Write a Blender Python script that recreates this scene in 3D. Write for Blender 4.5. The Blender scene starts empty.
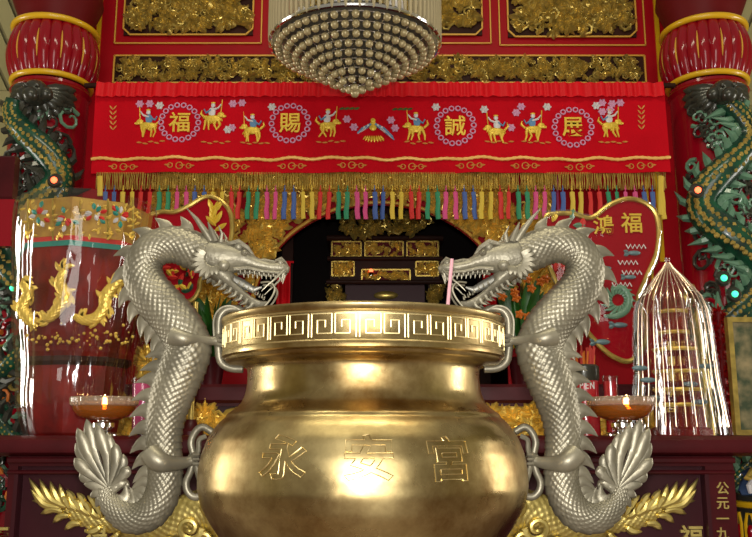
import bpy, math, random
import numpy as np
from mathutils import Vector, Matrix
sc = bpy.context.scene
COL = sc.collection
PI = math.pi
sin, cos = math.sin, math.cos
rnd = random.Random(7)

# ------------------------------------------------------------------ camera, world, lights, exposure
F = 850.0                    # focal length in pixels of the 752 x 537 frame
PITCH = math.radians(10.9)
CAMZ = 1.30
cd = bpy.data.cameras.new('camera'); cd.sensor_width = 36; cd.lens = 36 * F / 752
cd.clip_start = 0.02
cam = bpy.data.objects.new('camera', cd); COL.objects.link(cam)
cam.location = (0, 0, CAMZ); cam.rotation_euler = (PI / 2 + PITCH, 0, 0)
sc.camera = cam

w = bpy.data.worlds.new('world'); sc.world = w; w.use_nodes = True
bg = w.node_tree.nodes['Background']
bg.inputs[0].default_value = (1.0, 0.90, 0.70, 1); bg.inputs[1].default_value = 0.27

def area(name, loc, target, sx, sy, power, color=(1, 1, 1)):
    l = bpy.data.lights.new(name, 'AREA'); l.shape = 'RECTANGLE'; l.size = sx; l.size_y = sy
    l.energy = power; l.color = color
    o = bpy.data.objects.new(name, l); COL.objects.link(o); o.location = loc
    d = Vector(target) - Vector(loc)
    o.rotation_euler = d.to_track_quat('-Z', 'Y').to_euler()
    return o
area('camera_flash', (0.0, -0.02, CAMZ + 0.09), (0, 2.2, 1.62), 0.07, 0.05, 31, (1, .98, .94))
area('doorway_daylight', (0.1, -3.0, 2.3), (0, 2.5, 1.5), 2.4, 2.6, 82, (1, .95, .86))
for sx in (-1, 1):
    area('window_daylight', (sx * 4.3, 2.9, 1.75), (0, 2.0, 1.4), .9, 2.0, 60, (1, .95, .86))
    area('aisle_fill_light', (sx * 2.9, 4.9, 2.4), (sx * 2.6, 6.2, 3.2), .9, .3, 7, (1, .93, .66))  # added fill lamps that brighten the beige back wall and sloping ceiling
area('ceiling_fluorescent', (0, 1.4, 4.3), (0, 1.9, 0), 2.6, 0.3, 40, (1, .92, .68))
sc.view_settings.view_transform = 'Standard'
sc.view_settings.look = 'None'
sc.view_settings.gamma = 1.0
sc.view_settings.use_curve_mapping = False
sc.view_settings.exposure = 0.0

# ------------------------------------------------------------------ helpers
_SP, _CP = sin(PITCH), cos(PITCH)
def P(u, v, Y):
    """the point of the place at depth Y that the photograph shows at (u, v)"""
    yc = (268.5 - v) / F
    dx, dy, dz = (u - 376) / F, _CP - yc * _SP, _SP + yc * _CP
    t = Y / dy
    return Vector((dx * t, Y, CAMZ + dz * t))
def mpp(v, Y):
    yc = (268.5 - v) / F
    return Y / (_CP - yc * _SP) / F       # metres per pixel there

_n = {}
def mat(name, color, rough=.5, metal=0, bump=0, bscale=40, var=0, vscale=6, color2=None, spec=.5, coat=0, alpha=1, trans=0, emit=None, estr=0, ior=1.45):
    m = bpy.data.materials.new(name); m.use_nodes = True
    nt = m.node_tree; b = nt.nodes['Principled BSDF']
    b.inputs['Base Color'].default_value = (*color, 1); b.inputs['Roughness'].default_value = rough
    b.inputs['Metallic'].default_value = metal; b.inputs['Specular IOR Level'].default_value = spec
    b.inputs['Coat Weight'].default_value = coat; b.inputs['Coat Roughness'].default_value = .08
    b.inputs['Alpha'].default_value = alpha; b.inputs['Transmission Weight'].default_value = trans
    b.inputs['IOR'].default_value = ior
    if emit: b.inputs['Emission Color'].default_value = (*emit, 1); b.inputs['Emission Strength'].default_value = estr
    tc = nt.nodes.new('ShaderNodeTexCoord')
    if var or color2:
        n = nt.nodes.new('ShaderNodeTexNoise'); n.inputs['Scale'].default_value = vscale; n.inputs['Detail'].default_value = 5
        r = nt.nodes.new('ShaderNodeValToRGB')
        c2 = color2 or tuple(c * (1 - var) for c in color)
        r.color_ramp.elements[0].position = .38; r.color_ramp.elements[1].position = .64
        r.color_ramp.elements[0].color = (*c2, 1); r.color_ramp.elements[1].color = (*color, 1)
        nt.links.new(tc.outputs['Object'], n.inputs['Vector']); nt.links.new(n.outputs['Fac'], r.inputs[0])
        nt.links.new(r.outputs[0], b.inputs['Base Color'])
    if bump:
        n2 = nt.nodes.new('ShaderNodeTexNoise'); n2.inputs['Scale'].default_value = bscale; n2.inputs['Detail'].default_value = 3
        bp = nt.nodes.new('ShaderNodeBump'); bp.inputs['Strength'].default_value = bump; bp.inputs['Distance'].default_value = .01
        nt.links.new(tc.outputs['Object'], n2.inputs['Vector']); nt.links.new(n2.outputs['Fac'], bp.inputs['Height'])
        nt.links.new(bp.outputs[0], b.inputs['Normal'])
    return m
def film(name, tint=(1, 1, 1), amount=.07, rough=.06, bump=.35):
    """clear crinkled cellophane"""
    m = bpy.data.materials.new(name); m.use_nodes = True; nt = m.node_tree
    nt.nodes.remove(nt.nodes['Principled BSDF'])
    t = nt.nodes.new('ShaderNodeBsdfTransparent'); t.inputs[0].default_value = (*tint, 1)
    g = nt.nodes.new('ShaderNodeBsdfGlossy'); g.inputs['Roughness'].default_value = rough
    mx = nt.nodes.new('ShaderNodeMixShader'); lw = nt.nodes.new('ShaderNodeLayerWeight'); lw.inputs[0].default_value = .25
    ma = nt.nodes.new('ShaderNodeMath'); ma.operation = 'MULTIPLY_ADD'; ma.inputs[1].default_value = .30; ma.inputs[2].default_value = amount
    tc = nt.nodes.new('ShaderNodeTexCoord'); n = nt.nodes.new('ShaderNodeTexNoise'); n.inputs['Scale'].default_value = 9; n.inputs['Detail'].default_value = 2
    mp = nt.nodes.new('ShaderNodeMapping'); mp.inputs['Scale'].default_value = (1.6, 1.6, .5)
    bp = nt.nodes.new('ShaderNodeBump'); bp.inputs['Strength'].default_value = bump; bp.inputs['Distance'].default_value = .04
    L = nt.links.new
    L(tc.outputs['Object'], mp.inputs[0]); L(mp.outputs[0], n.inputs['Vector']); L(n.outputs['Fac'], bp.inputs['Height']); L(bp.outputs[0], g.inputs['Normal'])
    L(lw.outputs['Fresnel'], ma.inputs[0]); L(ma.outputs[0], mx.inputs[0]); L(t.outputs[0], mx.inputs[1]); L(g.outputs[0], mx.inputs[2])
    L(mx.outputs[0], nt.nodes['Material Output'].inputs[0])
    return m

M = dict(
    brass=mat('brass', (.68, .54, .26), .30, 1, bump=.12, bscale=14, color2=(.28, .17, .06), vscale=4.0),
    brass_line=mat('bright_brass', (.72, .58, .29), .45, 1),
    groove=mat('engraved_groove', (.80, .64, .32), .34, 1),
    pewter=mat('pewter', (.34, .308, .225), .41, .55, bump=.08, bscale=60, var=.35, vscale=12),
    pewter_head=mat('pewter_head', (.335, .305, .225), .46, .5, bump=.3, bscale=75, var=.3, vscale=16),
    pewter_dark=mat('pewter_dark', (.22, .21, .18), .45, .7),
    gilt=mat('gilt', (.98, .68, .14), .32, .5, var=.25, vscale=30),
    gilt_dull=mat('gilt_dull', (.66, .48, .12), .30, .62, var=.4, vscale=25),
    gilt_pale=mat('gilt_pale', (.82, .66, .22), .36, .85, var=.15, vscale=25),
    gold_paint=mat('gold_paint', (.70, .38, .05), .4, .1),
    yellow=mat('yellow_paint', (.72, .42, .01), .3, 0, coat=.4),
    red=mat('red_lacquer', (.40, .002, .008), .45, 0, spec=.2, var=.15, vscale=3),
    red_gloss=mat('red_gloss', (.26, .002, .010), .16, 0, spec=.3, coat=.45),
    red_dark=mat('red_dark', (.12, .004, .005), .5, spec=.2),
    cloth=mat('red_cloth', (.52, .002, .010), .8, 0, spec=.1, bump=.12, bscale=160, var=.12, vscale=4),
    cloth_b=mat('red_satin', (.62, .006, .012), .5, 0, spec=.2),
    maroon=mat('maroon_wood', (.075, .006, .009), .36, 0, spec=.22, coat=.05, color2=(.045, .004, .006), vscale=5),
    maroon_d=mat('maroon_panel', (.040, .004, .008), .45, 0, spec=.3),
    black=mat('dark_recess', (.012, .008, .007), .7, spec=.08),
    darkwood=mat('dark_wood', (.045, .014, .008), .5, spec=.15, var=.4),
    beige=mat('beige_boards', (.46, .42, .22), .6, var=.08, vscale=2),
    beige_d=mat('beige_groove', (.26, .23, .12), .7),
    stone=mat('stone_floor', (.30, .22, .17), .45, var=.3, vscale=3),
    grey=mat('grey_stone', (.35, .33, .30), .7, var=.2),
    crystal=mat('crystal', (.42, .35, .21), .12, .0, coat=.8, alpha=.7),
    pearl=mat('pearl_bead', (.46, .37, .19), .14, .3, coat=1),
    chrome=mat('chrome', (.8, .8, .8), .12, 1),
    gap_shade=mat('bead_gap_shade', (.10, .09, .07), .3, .4),  # dark colour standing in for shade between the chandelier beads
    red_t=mat('red_ribbon', (.55, .02, .015), .6), green_t=mat('green_ribbon', (.02, .22, .10), .6),
    pink_t=mat('pink_ribbon', (.58, .06, .20), .6), blue_t=mat('blue_ribbon', (.05, .10, .30), .6), yellow_t=mat('yellow_ribbon', (.60, .42, .04), .6),
    lilac=mat('lilac_thread', (.55, .27, .42), .6), white_th=mat('silver_thread', (.58, .55, .55), .5, .2), blue_th=mat('blue_thread', (.10, .22, .38), .6),
    braid=mat('gold_braid', (.86, .50, .14), .45, .2), gold_th=mat('gold_thread', (.70, .48, .05), .42, .35), tan_th=mat('tan_thread', (.55, .22, .04), .6),
    green=mat('leaf_green', (.03, .13, .015), .4, var=.5, vscale=12),
    dgreen=mat('dragon_green', (.010, .085, .04), .25, 0, coat=.3, color2=(.008, .03, .02), vscale=14),
    lgreen=mat('pale_green_enamel', (.12, .25, .16), .3, 0, coat=.5),
    dblack=mat('bronze_dark', (.04, .04, .03), .3, .3, coat=.4),
    orange=mat('orange_paint', (.60, .16, .02), .35, coat=.3),
    amber=mat('amber_glass', (.80, .26, .03), .08, 0, coat=1, trans=.7),
    rose_glass=mat('fluted_pale_glass', (.85, .62, .44), .12, 0, coat=1, trans=.75),
    flame=mat('flame', (1, .6, .2), .5, emit=(1, .58, .22), estr=22),
    led_r=mat('led_red', (1, .1, .05), .3, emit=(1, .12, .04), estr=4), led_g=mat('led_green', (.1, 1, .5), .3, emit=(.05, 1, .45), estr=1.6),
    teal=mat('teal_trim', (.02, .22, .17), .4), tealgrey=mat('teal_grey', (.14, .22, .24), .4, .2),
    velvet=mat('crimson_velvet', (.30, .003, .010), .7, spec=.1, bump=.1, bscale=200), gold_cloth=mat('gold_brocade', (.50, .30, .05), .5, .3, color2=(.38, .20, .04), vscale=22),
    bundle=mat('bundle_red', (.22, .010, .006), .4, spec=.25, color2=(.10, .005, .004), vscale=9), pinkstick=mat('pink_stick', (.80, .42, .48), .6),
    stickred=mat('incense_red', (.50, .05, .04), .6), white=mat('white_paint', (.75, .72, .70), .5), tin=mat('red_tin', (.45, .012, .02), .25, coat=.6),
    tinsel=mat('red_tinsel', (.50, .02, .02), .22, .6, bump=.9, bscale=70), bluep=mat('blue_paint', (.06, .10, .20), .3), paper=mat('faded_picture', (.34, .27, .14), .4, color2=(.05, .07, .035), vscale=14),
    film=film('cellophane'), film2=film('cellophane_fine', amount=.03),
)

def patina(m, scale, lo, hi):
    """blotchy tarnish: rougher detail in the colour noise and an uneven polish"""
    nt = m.node_tree; b = nt.nodes['Principled BSDF']
    for n in [q for q in nt.nodes if q.type == 'TEX_NOISE' and not any(l.to_node.type == 'BUMP' for l in q.outputs['Fac'].links)]: n.inputs['Roughness'].default_value = .68; n.inputs['Detail'].default_value = 8
    n = nt.nodes.new('ShaderNodeTexNoise'); n.inputs['Scale'].default_value = scale; n.inputs['Detail'].default_value = 6
    r = nt.nodes.new('ShaderNodeMapRange'); r.inputs['From Min'].default_value = .35; r.inputs['From Max'].default_value = .65; r.inputs['To Min'].default_value = lo; r.inputs['To Max'].default_value = hi
    tc = nt.nodes.new('ShaderNodeTexCoord'); nt.links.new(tc.outputs['Object'], n.inputs['Vector']); nt.links.new(n.outputs['Fac'], r.inputs['Value']); nt.links.new(r.outputs[0], b.inputs['Roughness'])
patina(M['brass'], 7, .22, .42)

class MB:
    """gathers shapes in place coordinates; build() links them as ONE mesh object"""
    def __init__(s, mirror=None): s.v = []; s.f = []; s.m = []; s.cur = 0; s.mir = mirror
    def add(s, vs, fs):
        o = len(s.v); s.v.extend([tuple(p) for p in vs]); s.f.extend([tuple(i + o for i in q) for q in fs]); s.m.extend([s.cur] * len(fs)); return s
    def mi(s, k): s.cur = k; return s
    def box(s, x0, x1, y0, y1, z0, z1):
        return s.add([(x0, y0, z0), (x1, y0, z0), (x1, y1, z0), (x0, y1, z0), (x0, y0, z1), (x1, y0, z1), (x1, y1, z1), (x0, y1, z1)],
                     [(0, 3, 2, 1), (4, 5, 6, 7), (0, 1, 5, 4), (1, 2, 6, 5), (2, 3, 7, 6), (3, 0, 4, 7)])
    def cbox(s, x0, x1, y0, y1, z0, z1, b=.01):
        """box with its long front edges (along x) chamfered"""
        pr = [(y0 + b, z0), (y0, z0 + b), (y0, z1 - b), (y0 + b, z1), (y1, z1), (y1, z0)]
        n = len(pr); vs = [(x0, y, z) for y, z in pr] + [(x1, y, z) for y, z in pr]
        return s.add(vs, [(i, i + n, (i + 1) % n + n, (i + 1) % n) for i in range(n)] + [tuple(range(n)), tuple(reversed(range(n, 2 * n)))])
    def tube(s, pts, rad, seg=8, flat=1.0, up=None, cap=True, twist=0):
        pts = [Vector(p) for p in pts]; n = len(pts)
        if not hasattr(rad, '__len__'): rad = [rad] * n
        vs, fs = [], []; N = None
        for i, p in enumerate(pts):
            t = (pts[min(i + 1, n - 1)] - pts[max(i - 1, 0)])
            t = t.normalized() if t.length > 1e-9 else Vector((0, 0, 1))
            if up is not None: N = Vector(up).cross(t)
            elif N is None: N = t.cross(Vector((0, 1, 0)) if abs(t.y) < .8 else Vector((1, 0, 0)))
            N = N - t * N.dot(t)
            if N.length < 1e-6: N = t.orthogonal()
            N.normalize(); B = t.cross(N)
            for k in range(seg):
                a = 2 * PI * k / seg + twist
                vs.append(p + N * (cos(a) * rad[i]) + B * (sin(a) * rad[i] * flat))
        for i in range(n - 1):
            for k in range(seg):
                k2 = (k + 1) % seg
                fs.append((i * seg + k, i * seg + k2, (i + 1) * seg + k2, (i + 1) * seg + k))
        if cap: fs += [tuple(reversed(range(seg))), tuple(range((n - 1) * seg, n * seg))]
        return s.add(vs, fs)
    def ring(s, c, R, r, seg=32, rs=8, axis='z', arc=(0, 2 * PI), sq=1):
        full = abs(arc[1] - arc[0] - 2 * PI) < 1e-6
        n = seg if full else seg + 1; vs = []; fs = []
        for i in range(n):
            a = arc[0] + (arc[1] - arc[0]) * i / seg
            for k in range(rs):
                b = 2 * PI * k / rs; q = R + r * cos(b); h = r * sin(b) * sq
                if axis == 'z': vs.append((c[0] + q * cos(a), c[1] + q * sin(a), c[2] + h))
                else: vs.append((c[0] + q * cos(a), c[1] + h, c[2] + q * sin(a)))
        for i in range(seg):
            j = (i + 1) % n
            for k in range(rs): fs.append((i * rs + k, j * rs + k, j * rs + (k + 1) % rs, i * rs + (k + 1) % rs))
        return s.add(vs, fs)
    def lathe(s, prof, c=(0, 0, 0), seg=48, rot=0, fn=None):
        """prof: (r, z) rows, z absolute offset from c"""
        vs = []; fs = []; n = len(prof)
        for i, (r, z) in enumerate(prof):
            for k in range(seg):
                a = 2 * PI * k / seg + rot; q = r * (fn(a, i) if fn else 1)
                vs.append((c[0] + q * cos(a), c[1] + q * sin(a), c[2] + z))
        for i in range(n - 1):
            for k in range(seg):
                k2 = (k + 1) % seg
                fs.append((i * seg + k, i * seg + k2, (i + 1) * seg + k2, (i + 1) * seg + k))
        if prof[0][0] > 1e-5: fs.append(tuple(reversed(range(seg))))
        if prof[-1][0] > 1e-5: fs.append(tuple(range((n - 1) * seg, n * seg)))
        return s.add(vs, fs)
    def ball(s, c, r, seg=12, rows=8, sy=1, sz=1, sx=1):
        vs = [(c[0], c[1], c[2] - r * sz)]; fs = []
        for i in range(1, rows):
            a = -PI / 2 + PI * i / rows
            for k in range(seg):
                b = 2 * PI * k / seg
                vs.append((c[0] + r * sx * cos(a) * cos(b), c[1] + r * sy * cos(a) * sin(b), c[2] + r * sz * sin(a)))
        vs.append((c[0], c[1], c[2] + r * sz)); t = len(vs) - 1
        for k in range(seg): fs.append((0, 1 + (k + 1) % seg, 1 + k)); fs.append((t, t - seg + k, t - seg + (k + 1) % seg))
        for i in range(rows - 2):
            for k in range(seg):
                a = 1 + i * seg + k; b = 1 + i * seg + (k + 1) % seg
                fs.append((a, b, b + seg, a + seg))
        return s.add(vs, fs)
    def petal(s, c, d, L, W, h, y0=0):
        """a carved leaf lying on a front-facing plane: centre line from c along d (x, z), swelling towards -y"""
        d = Vector((d[0], 0, d[1])).normalized(); nn = Vector((d.z, 0, -d.x)); vs = []; fs = []
        prof = ((0, .12, .2), (.25, .8, .8), (.6, 1, 1), (.85, .55, .6), (1, .05, .1))
        c = Vector(c)
        for t, wv, hv in prof:
            b = c + d * (L * t)
            vs += [b - nn * (W * wv), b + Vector((0, -h * hv, 0)), b + nn * (W * wv)]
        for i in range(4):
            o = i * 3; fs += [(o, o + 1, o + 4, o + 3), (o + 1, o + 2, o + 5, o + 4)]
        return s.add(vs, fs)
    def prism(s, outline, y0, y1, bevel=0):
        """outline (x, z) pushed from y0 (front) to y1"""
        n = len(outline); cx = sum(p[0] for p in outline) / n; cz = sum(p[1] for p in outline) / n
        vs = [(x, y1, z) for x, z in outline] + [(x, y0 + bevel, z) for x, z in outline]
        fs = [(i, (i + 1) % n, n + (i + 1) % n, n + i) for i in range(n)]
        top = n
        if bevel:
            ins = inset(outline, bevel); vs += [(x, y0, z) for x, z in ins]
            fs += [(n + i, n + (i + 1) % n, 2 * n + (i + 1) % n, 2 * n + i) for i in range(n)]; top = 2 * n
        fs += [tuple(range(top, top + n)), tuple(reversed(range(n)))]
        return s.add(vs, fs)
    def mesh(s, name, mats, origin):
        v = np.array(s.v, dtype=float)
        if s.mir is not None: v[:, 0] = 2 * s.mir - v[:, 0]
        v = v - np.array(origin)
        f = [q[::-1] for q in s.f] if s.mir is not None else s.f
        me = bpy.data.meshes.new(name); me.from_pydata(v.tolist(), [], f)
        for m in (mats if isinstance(mats, (list, tuple)) else [mats]): me.materials.append(m)
        me.polygons.foreach_set('material_index', s.m)
        return me
    def build(s, name, mats, parent=None, origin=None, smooth=True, angle=40):
        wo = ORG[parent] if parent is not None else Vector(origin if origin is not None else (0, 0, 0))
        me = s.mesh(name, mats, wo)
        if smooth:
            me.polygons.foreach_set('use_smooth', [True] * len(me.polygons))
            me.set_sharp_from_angle(angle=math.radians(angle))
        me.update()
        o = bpy.data.objects.new(name, me); COL.objects.link(o)
        if parent is not None: o.parent = parent
        else: o.location = wo
        ORG[o] = Vector(wo)
        return o
ORG = {}
def inset(ol, d):
    n = len(ol); out = []
    A = sum(ol[i][0] * ol[(i + 1) % n][1] - ol[(i + 1) % n][0] * ol[i][1] for i in range(n)); sg = 1 if A > 0 else -1
    for i in range(n):
        p0, p, p1 = Vector(ol[i - 1]), Vector(ol[i]), Vector(ol[(i + 1) % n])
        t = (p1 - p0); t = t.normalized() if t.length else Vector((1, 0))
        out.append((p.x - t.y * d * sg, p.y + t.x * d * sg))
    return out
def thing(name, loc, label, cat, group=None):
    o = bpy.data.objects.new(name, None); COL.objects.link(o); o.location = loc; o.empty_display_size = .1
    ORG[o] = Vector(loc); return tag(o, label, cat, group)
def tag(o, label=None, cat=None, group=None, kind=None):
    if label: o['label'] = label
    if cat: o['category'] = cat
    if group: o['group'] = group
    if kind: o['kind'] = kind
    return o
def part_label(o, label): o['label'] = label; return o
def struct(o): o['kind'] = 'structure'; return o
def smooth_path(pts, n=8, closed=False):
    """Catmull-Rom through tuples of any length"""
    p = [np.array(q, float) for q in pts]; out = []; m = len(p)
    for i in range(m if closed else m - 1):
        a, b, c, d = (p[(i - 1) % m], p[i], p[(i + 1) % m], p[(i + 2) % m]) if closed else (p[max(i - 1, 0)], p[i], p[i + 1], p[min(i + 2, m - 1)])
        for k in range(n):
            t = k / n
            out.append(.5 * (2 * b + (c - a) * t + (2 * a - 5 * b + 4 * c - d) * t * t + (3 * b - a - 3 * c + d) * t ** 3))
    if not closed: out.append(p[-1])
    return out
_tc = {}
def glyph(ch, extrude=0.0, bold=0.0):
    """(verts, faces) of a character, 1 unit em, centred"""
    k = (ch, extrude, bold)
    if k not in _tc:
        c = bpy.data.curves.new('t', 'FONT'); c.body = ch; c.size = 1; c.extrude = extrude; c.offset = bold; c.resolution_u = 3
        o = bpy.data.objects.new('t', c); COL.objects.link(o); bpy.context.view_layer.update()
        e = o.evaluated_get(bpy.context.evaluated_depsgraph_get()); me = e.to_mesh()
        vs = [v.co.copy() for v in me.vertices]; fs = [tuple(p.vertices) for p in me.polygons]
        x0, x1 = min(v.x for v in vs), max(v.x for v in vs); y0, y1 = min(v.y for v in vs), max(v.y for v in vs)
        vs = [Vector((v.x - (x0 + x1) / 2, v.y - (y0 + y1) / 2, v.z)) for v in vs]
        e.to_mesh_clear(); bpy.data.objects.remove(o); bpy.data.curves.remove(c)
        _tc[k] = (vs, fs)
    return _tc[k]
def put_glyph(mb, ch, c, size, thick, sx=1, bold=0.0):
    vs, fs = glyph(ch, thick / size / 2, bold)
    mb.add([(c[0] + v.x * size * sx, c[1] - v.z * size, c[2] + v.y * size) for v in vs], fs)
def scrolls(mb, inside, rect, Y, n, size, depth, rr, leafy=3, tubes=True):
    """openwork of scrolls and leaves filling a front-facing area: inside(x, z) tells where; rect = x0, x1, z0, z1"""
    x0, x1, z0, z1 = rect; made = 0; tries = 0
    while made < n and tries < n * 30:
        tries += 1
        x, z = rr.uniform(x0, x1), rr.uniform(z0, z1)
        if not inside(x, z): continue
        made += 1; s = size * rr.uniform(.6, 1.25); a0 = rr.uniform(0, 2 * PI); sg = rr.choice((-1, 1)); yo = Y - rr.uniform(0, depth)
        if tubes and rr.random() < .55:
            pts = []; rad = []
            for k in range(10):
                t = k / 9; a = a0 + sg * t * 1.5 * 2 * PI; q = s * (1 - .85 * t) * .6
                pts.append((x + q * cos(a), yo - .15 * s * t, z + q * sin(a))); rad.append(s * (.13 - .05 * t))
            mb.tube(pts, rad, 5)
        for k in range(leafy):
            a = a0 + sg * k * rr.uniform(.5, .9)
            mb.petal((x, yo, z), (cos(a), sin(a)), s * rr.uniform(.6, 1.1), s * rr.uniform(.16, .3), s * .35)

def blade(mb, pts, W, thick, seg=8, y=0.0, prof=None, up=(0, 1, 0)):
    """a flame-like blade through (x, z) points on the plane y: widest past the middle, pointed at the end"""
    q = smooth_path(pts, 5); n = len(q)
    rad = []
    for i in range(n):
        t = i / (n - 1); rad.append(max(.0006, W * (prof(t) if prof else (sin(PI * min(1, t * .85 + .15)) ** .8))))
    vs, fs = [], []
    for i, p in enumerate(q):
        t = q[min(i + 1, n - 1)] - q[max(i - 1, 0)]; t = t / (np.linalg.norm(t) + 1e-9); nx, nz = -t[1], t[0]
        th = thick * min(1, rad[i] / W * 1.2 + .1)
        yy = y(i / (n - 1)) if callable(y) else y
        for k in range(seg):
            a = 2 * PI * k / seg
            vs.append((p[0] + nx * cos(a) * rad[i], yy + sin(a) * th, p[1] + nz * cos(a) * rad[i]))
    for i in range(n - 1):
        for k in range(seg): fs.append((i * seg + k, (i + 1) * seg + k, (i + 1) * seg + (k + 1) % seg, i * seg + (k + 1) % seg))
    fs += [tuple(range(seg)), tuple(reversed(range((n - 1) * seg, n * seg)))]
    mb.add(vs, fs)

def scaly(mb, ctrl, Y, ls, nth, amp, depth=1.0, per=6, belly=None, yoff=None):
    """scaled serpent body: ctrl = (x, z, r) points on the plane Y"""
    q = smooth_path(ctrl, 24); q = np.array(q)
    d = np.r_[0, np.cumsum(np.hypot(np.diff(q[:, 0]), np.diff(q[:, 1])))]
    L = d[-1]; n = max(8, int(L / ls * per)); s = np.linspace(0, L, n)
    X = np.interp(s, d, q[:, 0]); Z = np.interp(s, d, q[:, 1]); R = np.interp(s, d, q[:, 2])
    yo = np.interp(s, d, q[:, 3]) if q.shape[1] > 3 else np.zeros(n)
    tx, tz = np.gradient(X), np.gradient(Z); tl = np.hypot(tx, tz); tx, tz = tx / tl, tz / tl
    nx, nz = -tz, tx
    m = nth * per; th = np.arange(m) / m * 2 * PI
    S, TH = np.meshgrid(s / ls, th / (2 * PI) * nth, indexing='ij')
    U, V = (S + TH) % 1, (S - TH) % 1
    H = (1 - np.abs(2 * U - 1) ** 3) * (1 - np.abs(2 * V - 1) ** 3) * (.5 + .5 * (2 - U - V) * .5) * amp
    if belly is not None:
        # broad transverse belly plates on one side
        a = np.cos(np.broadcast_to(th, H.shape) - belly)
        k = np.clip((a - .72) / .1, 0, 1); Sg = np.broadcast_to((s / (ls * 1.1))[:, None], H.shape) % 1
        H = H * (1 - k) + k * amp * (1 - Sg) * .9
    RR = R[:, None] + H
    vx = X[:, None] + nx[:, None] * np.cos(th)[None] * RR; vz = Z[:, None] + nz[:, None] * np.cos(th)[None] * RR
    vy = Y + yo[:, None] + np.sin(th)[None] * RR * depth
    vs = np.stack([vx, vy, vz], -1).reshape(-1, 3)
    i, k = np.meshgrid(np.arange(n - 1), np.arange(m), indexing='ij'); k2 = (k + 1) % m
    fs = np.stack([i * m + k, i * m + k2, (i + 1) * m + k2, (i + 1) * m + k], -1).reshape(-1, 4)
    fl = [tuple(r) for r in fs.tolist()] + [tuple(reversed(range(m))), tuple(range((n - 1) * m, n * m))]
    fl = [t[::-1] for t in fl]
    mb.add(vs.tolist(), fl)
    return X, Z, R, nx, nz, s

# ------------------------------------------------------------------ the setting
YW = 4.1                              # the red screen wall
TT = P(0, 436, 2.68).z                # top of the front altar table
RT = P(0, 384, 3.42).z                # top of the tall table behind it
struct(MB().box(-4.5, 4.5, -3.2, 8, -.08, 0).build('floor', M['stone'], smooth=False))
struct(MB().box(-4.6, -4.5, -1.2, 8, 0, 5.2).build('wall_left', M['beige'], smooth=False))
struct(MB().box(4.5, 4.6, -1.2, 8, 0, 5.2).build('wall_right', M['beige'], smooth=False))
zl = P(20, 106, 6.2).z
struct(MB().box(-4.5, 4.5, 6.2, 6.3, 0, zl).build('wall_back', M['beige'], smooth=False))
struct(MB().box(-4.5, 4.5, 6.05, 6.2, zl - .05, zl + .06).build('trim_1', M['beige'], smooth=False))
# sloping boarded ceiling over the back of the hall
b = MB()
zt = P(20, -60, 4.9).z
nb = 62
for i in range(nb):
    x0 = -4.5 + 9 * i / nb; x1 = x0 + 9 / nb
    for (a0, a1, dz, k) in ((x0, x1 - .03, 0, 0), (x1 - .03, x1, .02, 1)):
        b.mi(k)
        b.add([(a0, 6.2, zl + dz), (a1, 6.2, zl + dz), (a1, 4.9, zt + dz), (a0, 4.9, zt + dz), (a0, 6.2, zl + .08), (a1, 6.2, zl + .08), (a1, 4.9, zt + .08), (a0, 4.9, zt + .08)],
              [(0, 1, 2, 3), (4, 7, 6, 5), (0, 4, 5, 1), (2, 6, 7, 3)])
struct(b.build('ceiling', [M['beige'], M['beige_d']], smooth=False))

# red screen wall with its arched opening
AX, AZ0 = P(380, 313, YW).x, P(380, 313, YW).z
AA, AB = 125 * mpp(260, YW), P(380, 205, YW).z - AZ0
def arch_top(x): 
    t = (x - AX) / AA
    return AZ0 + AB * math.sqrt(max(0, 1 - t * t)) if abs(t) < 1 else None
xl, xr = P(84, 40, YW).x - .25, P(664, 40, YW).x + .3
wz1 = 4.6
ol = [(xl, .0), (xl, wz1), (xr, wz1), (xr, 0), (AX + AA, 0), (AX + AA, AZ0)]
ol += [(AX + AA * cos(a), AZ0 + AB * sin(a)) for a in [PI * k / 40 for k in range(1, 40)]] + [(AX - AA, AZ0), (AX - AA, 0)]
b = MB().prism(ol, YW, YW + .015)
struct(b.build('wall_front', M['red'], smooth=False))
# gold lines on its posts
def vline(name, u0, v0, u1, v1, Y, wpx, m, y_off=.012):
    p, q = P(u0, v0, Y), P(u1, v1, Y); hw = wpx * mpp(v0, Y) / 2
    z0, z1 = min(p.z, q.z), max(p.z, q.z); x = (p.x + q.x) / 2
    return MB().box(x - hw, x + hw, Y - y_off, Y, z0, z1).build(name, m, smooth=False)
struct(vline('trim_2', 103, -60, 98, 86, YW, 4, M['yellow']))
struct(vline('trim_3', 654, -60, 657, 86, YW, 4, M['yellow']))
struct(vline('trim_4', 656, 170, 662, 262, YW, 4.5, M['yellow']))
struct(vline('trim_5', 647, 178, 652, 300, YW, 2, M['yellow']))
struct(vline('trim_6', 556, 170, 560, 262, YW, 2, M['pink_t']))
struct(vline('trim_7', 549, 170, 553, 262, YW, 2, M['yellow']))
# the dark niche behind the arch
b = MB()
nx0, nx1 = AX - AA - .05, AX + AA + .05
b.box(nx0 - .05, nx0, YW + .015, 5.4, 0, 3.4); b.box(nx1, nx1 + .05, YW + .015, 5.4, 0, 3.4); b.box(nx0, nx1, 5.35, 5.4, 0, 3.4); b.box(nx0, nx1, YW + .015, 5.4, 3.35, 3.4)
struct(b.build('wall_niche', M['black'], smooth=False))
# plinth that carries the urn, just below the frame
UX = P(363.5, 400, 2.0).x; UY = 2.0
struct(MB().lathe([(.40, 0), (.40, .06), (.34, .1), (.34, .66), (.40, .7), (.40, .76)], (UX, UY, 0), 8).build('trim_8', M['grey'], smooth=False))

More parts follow.
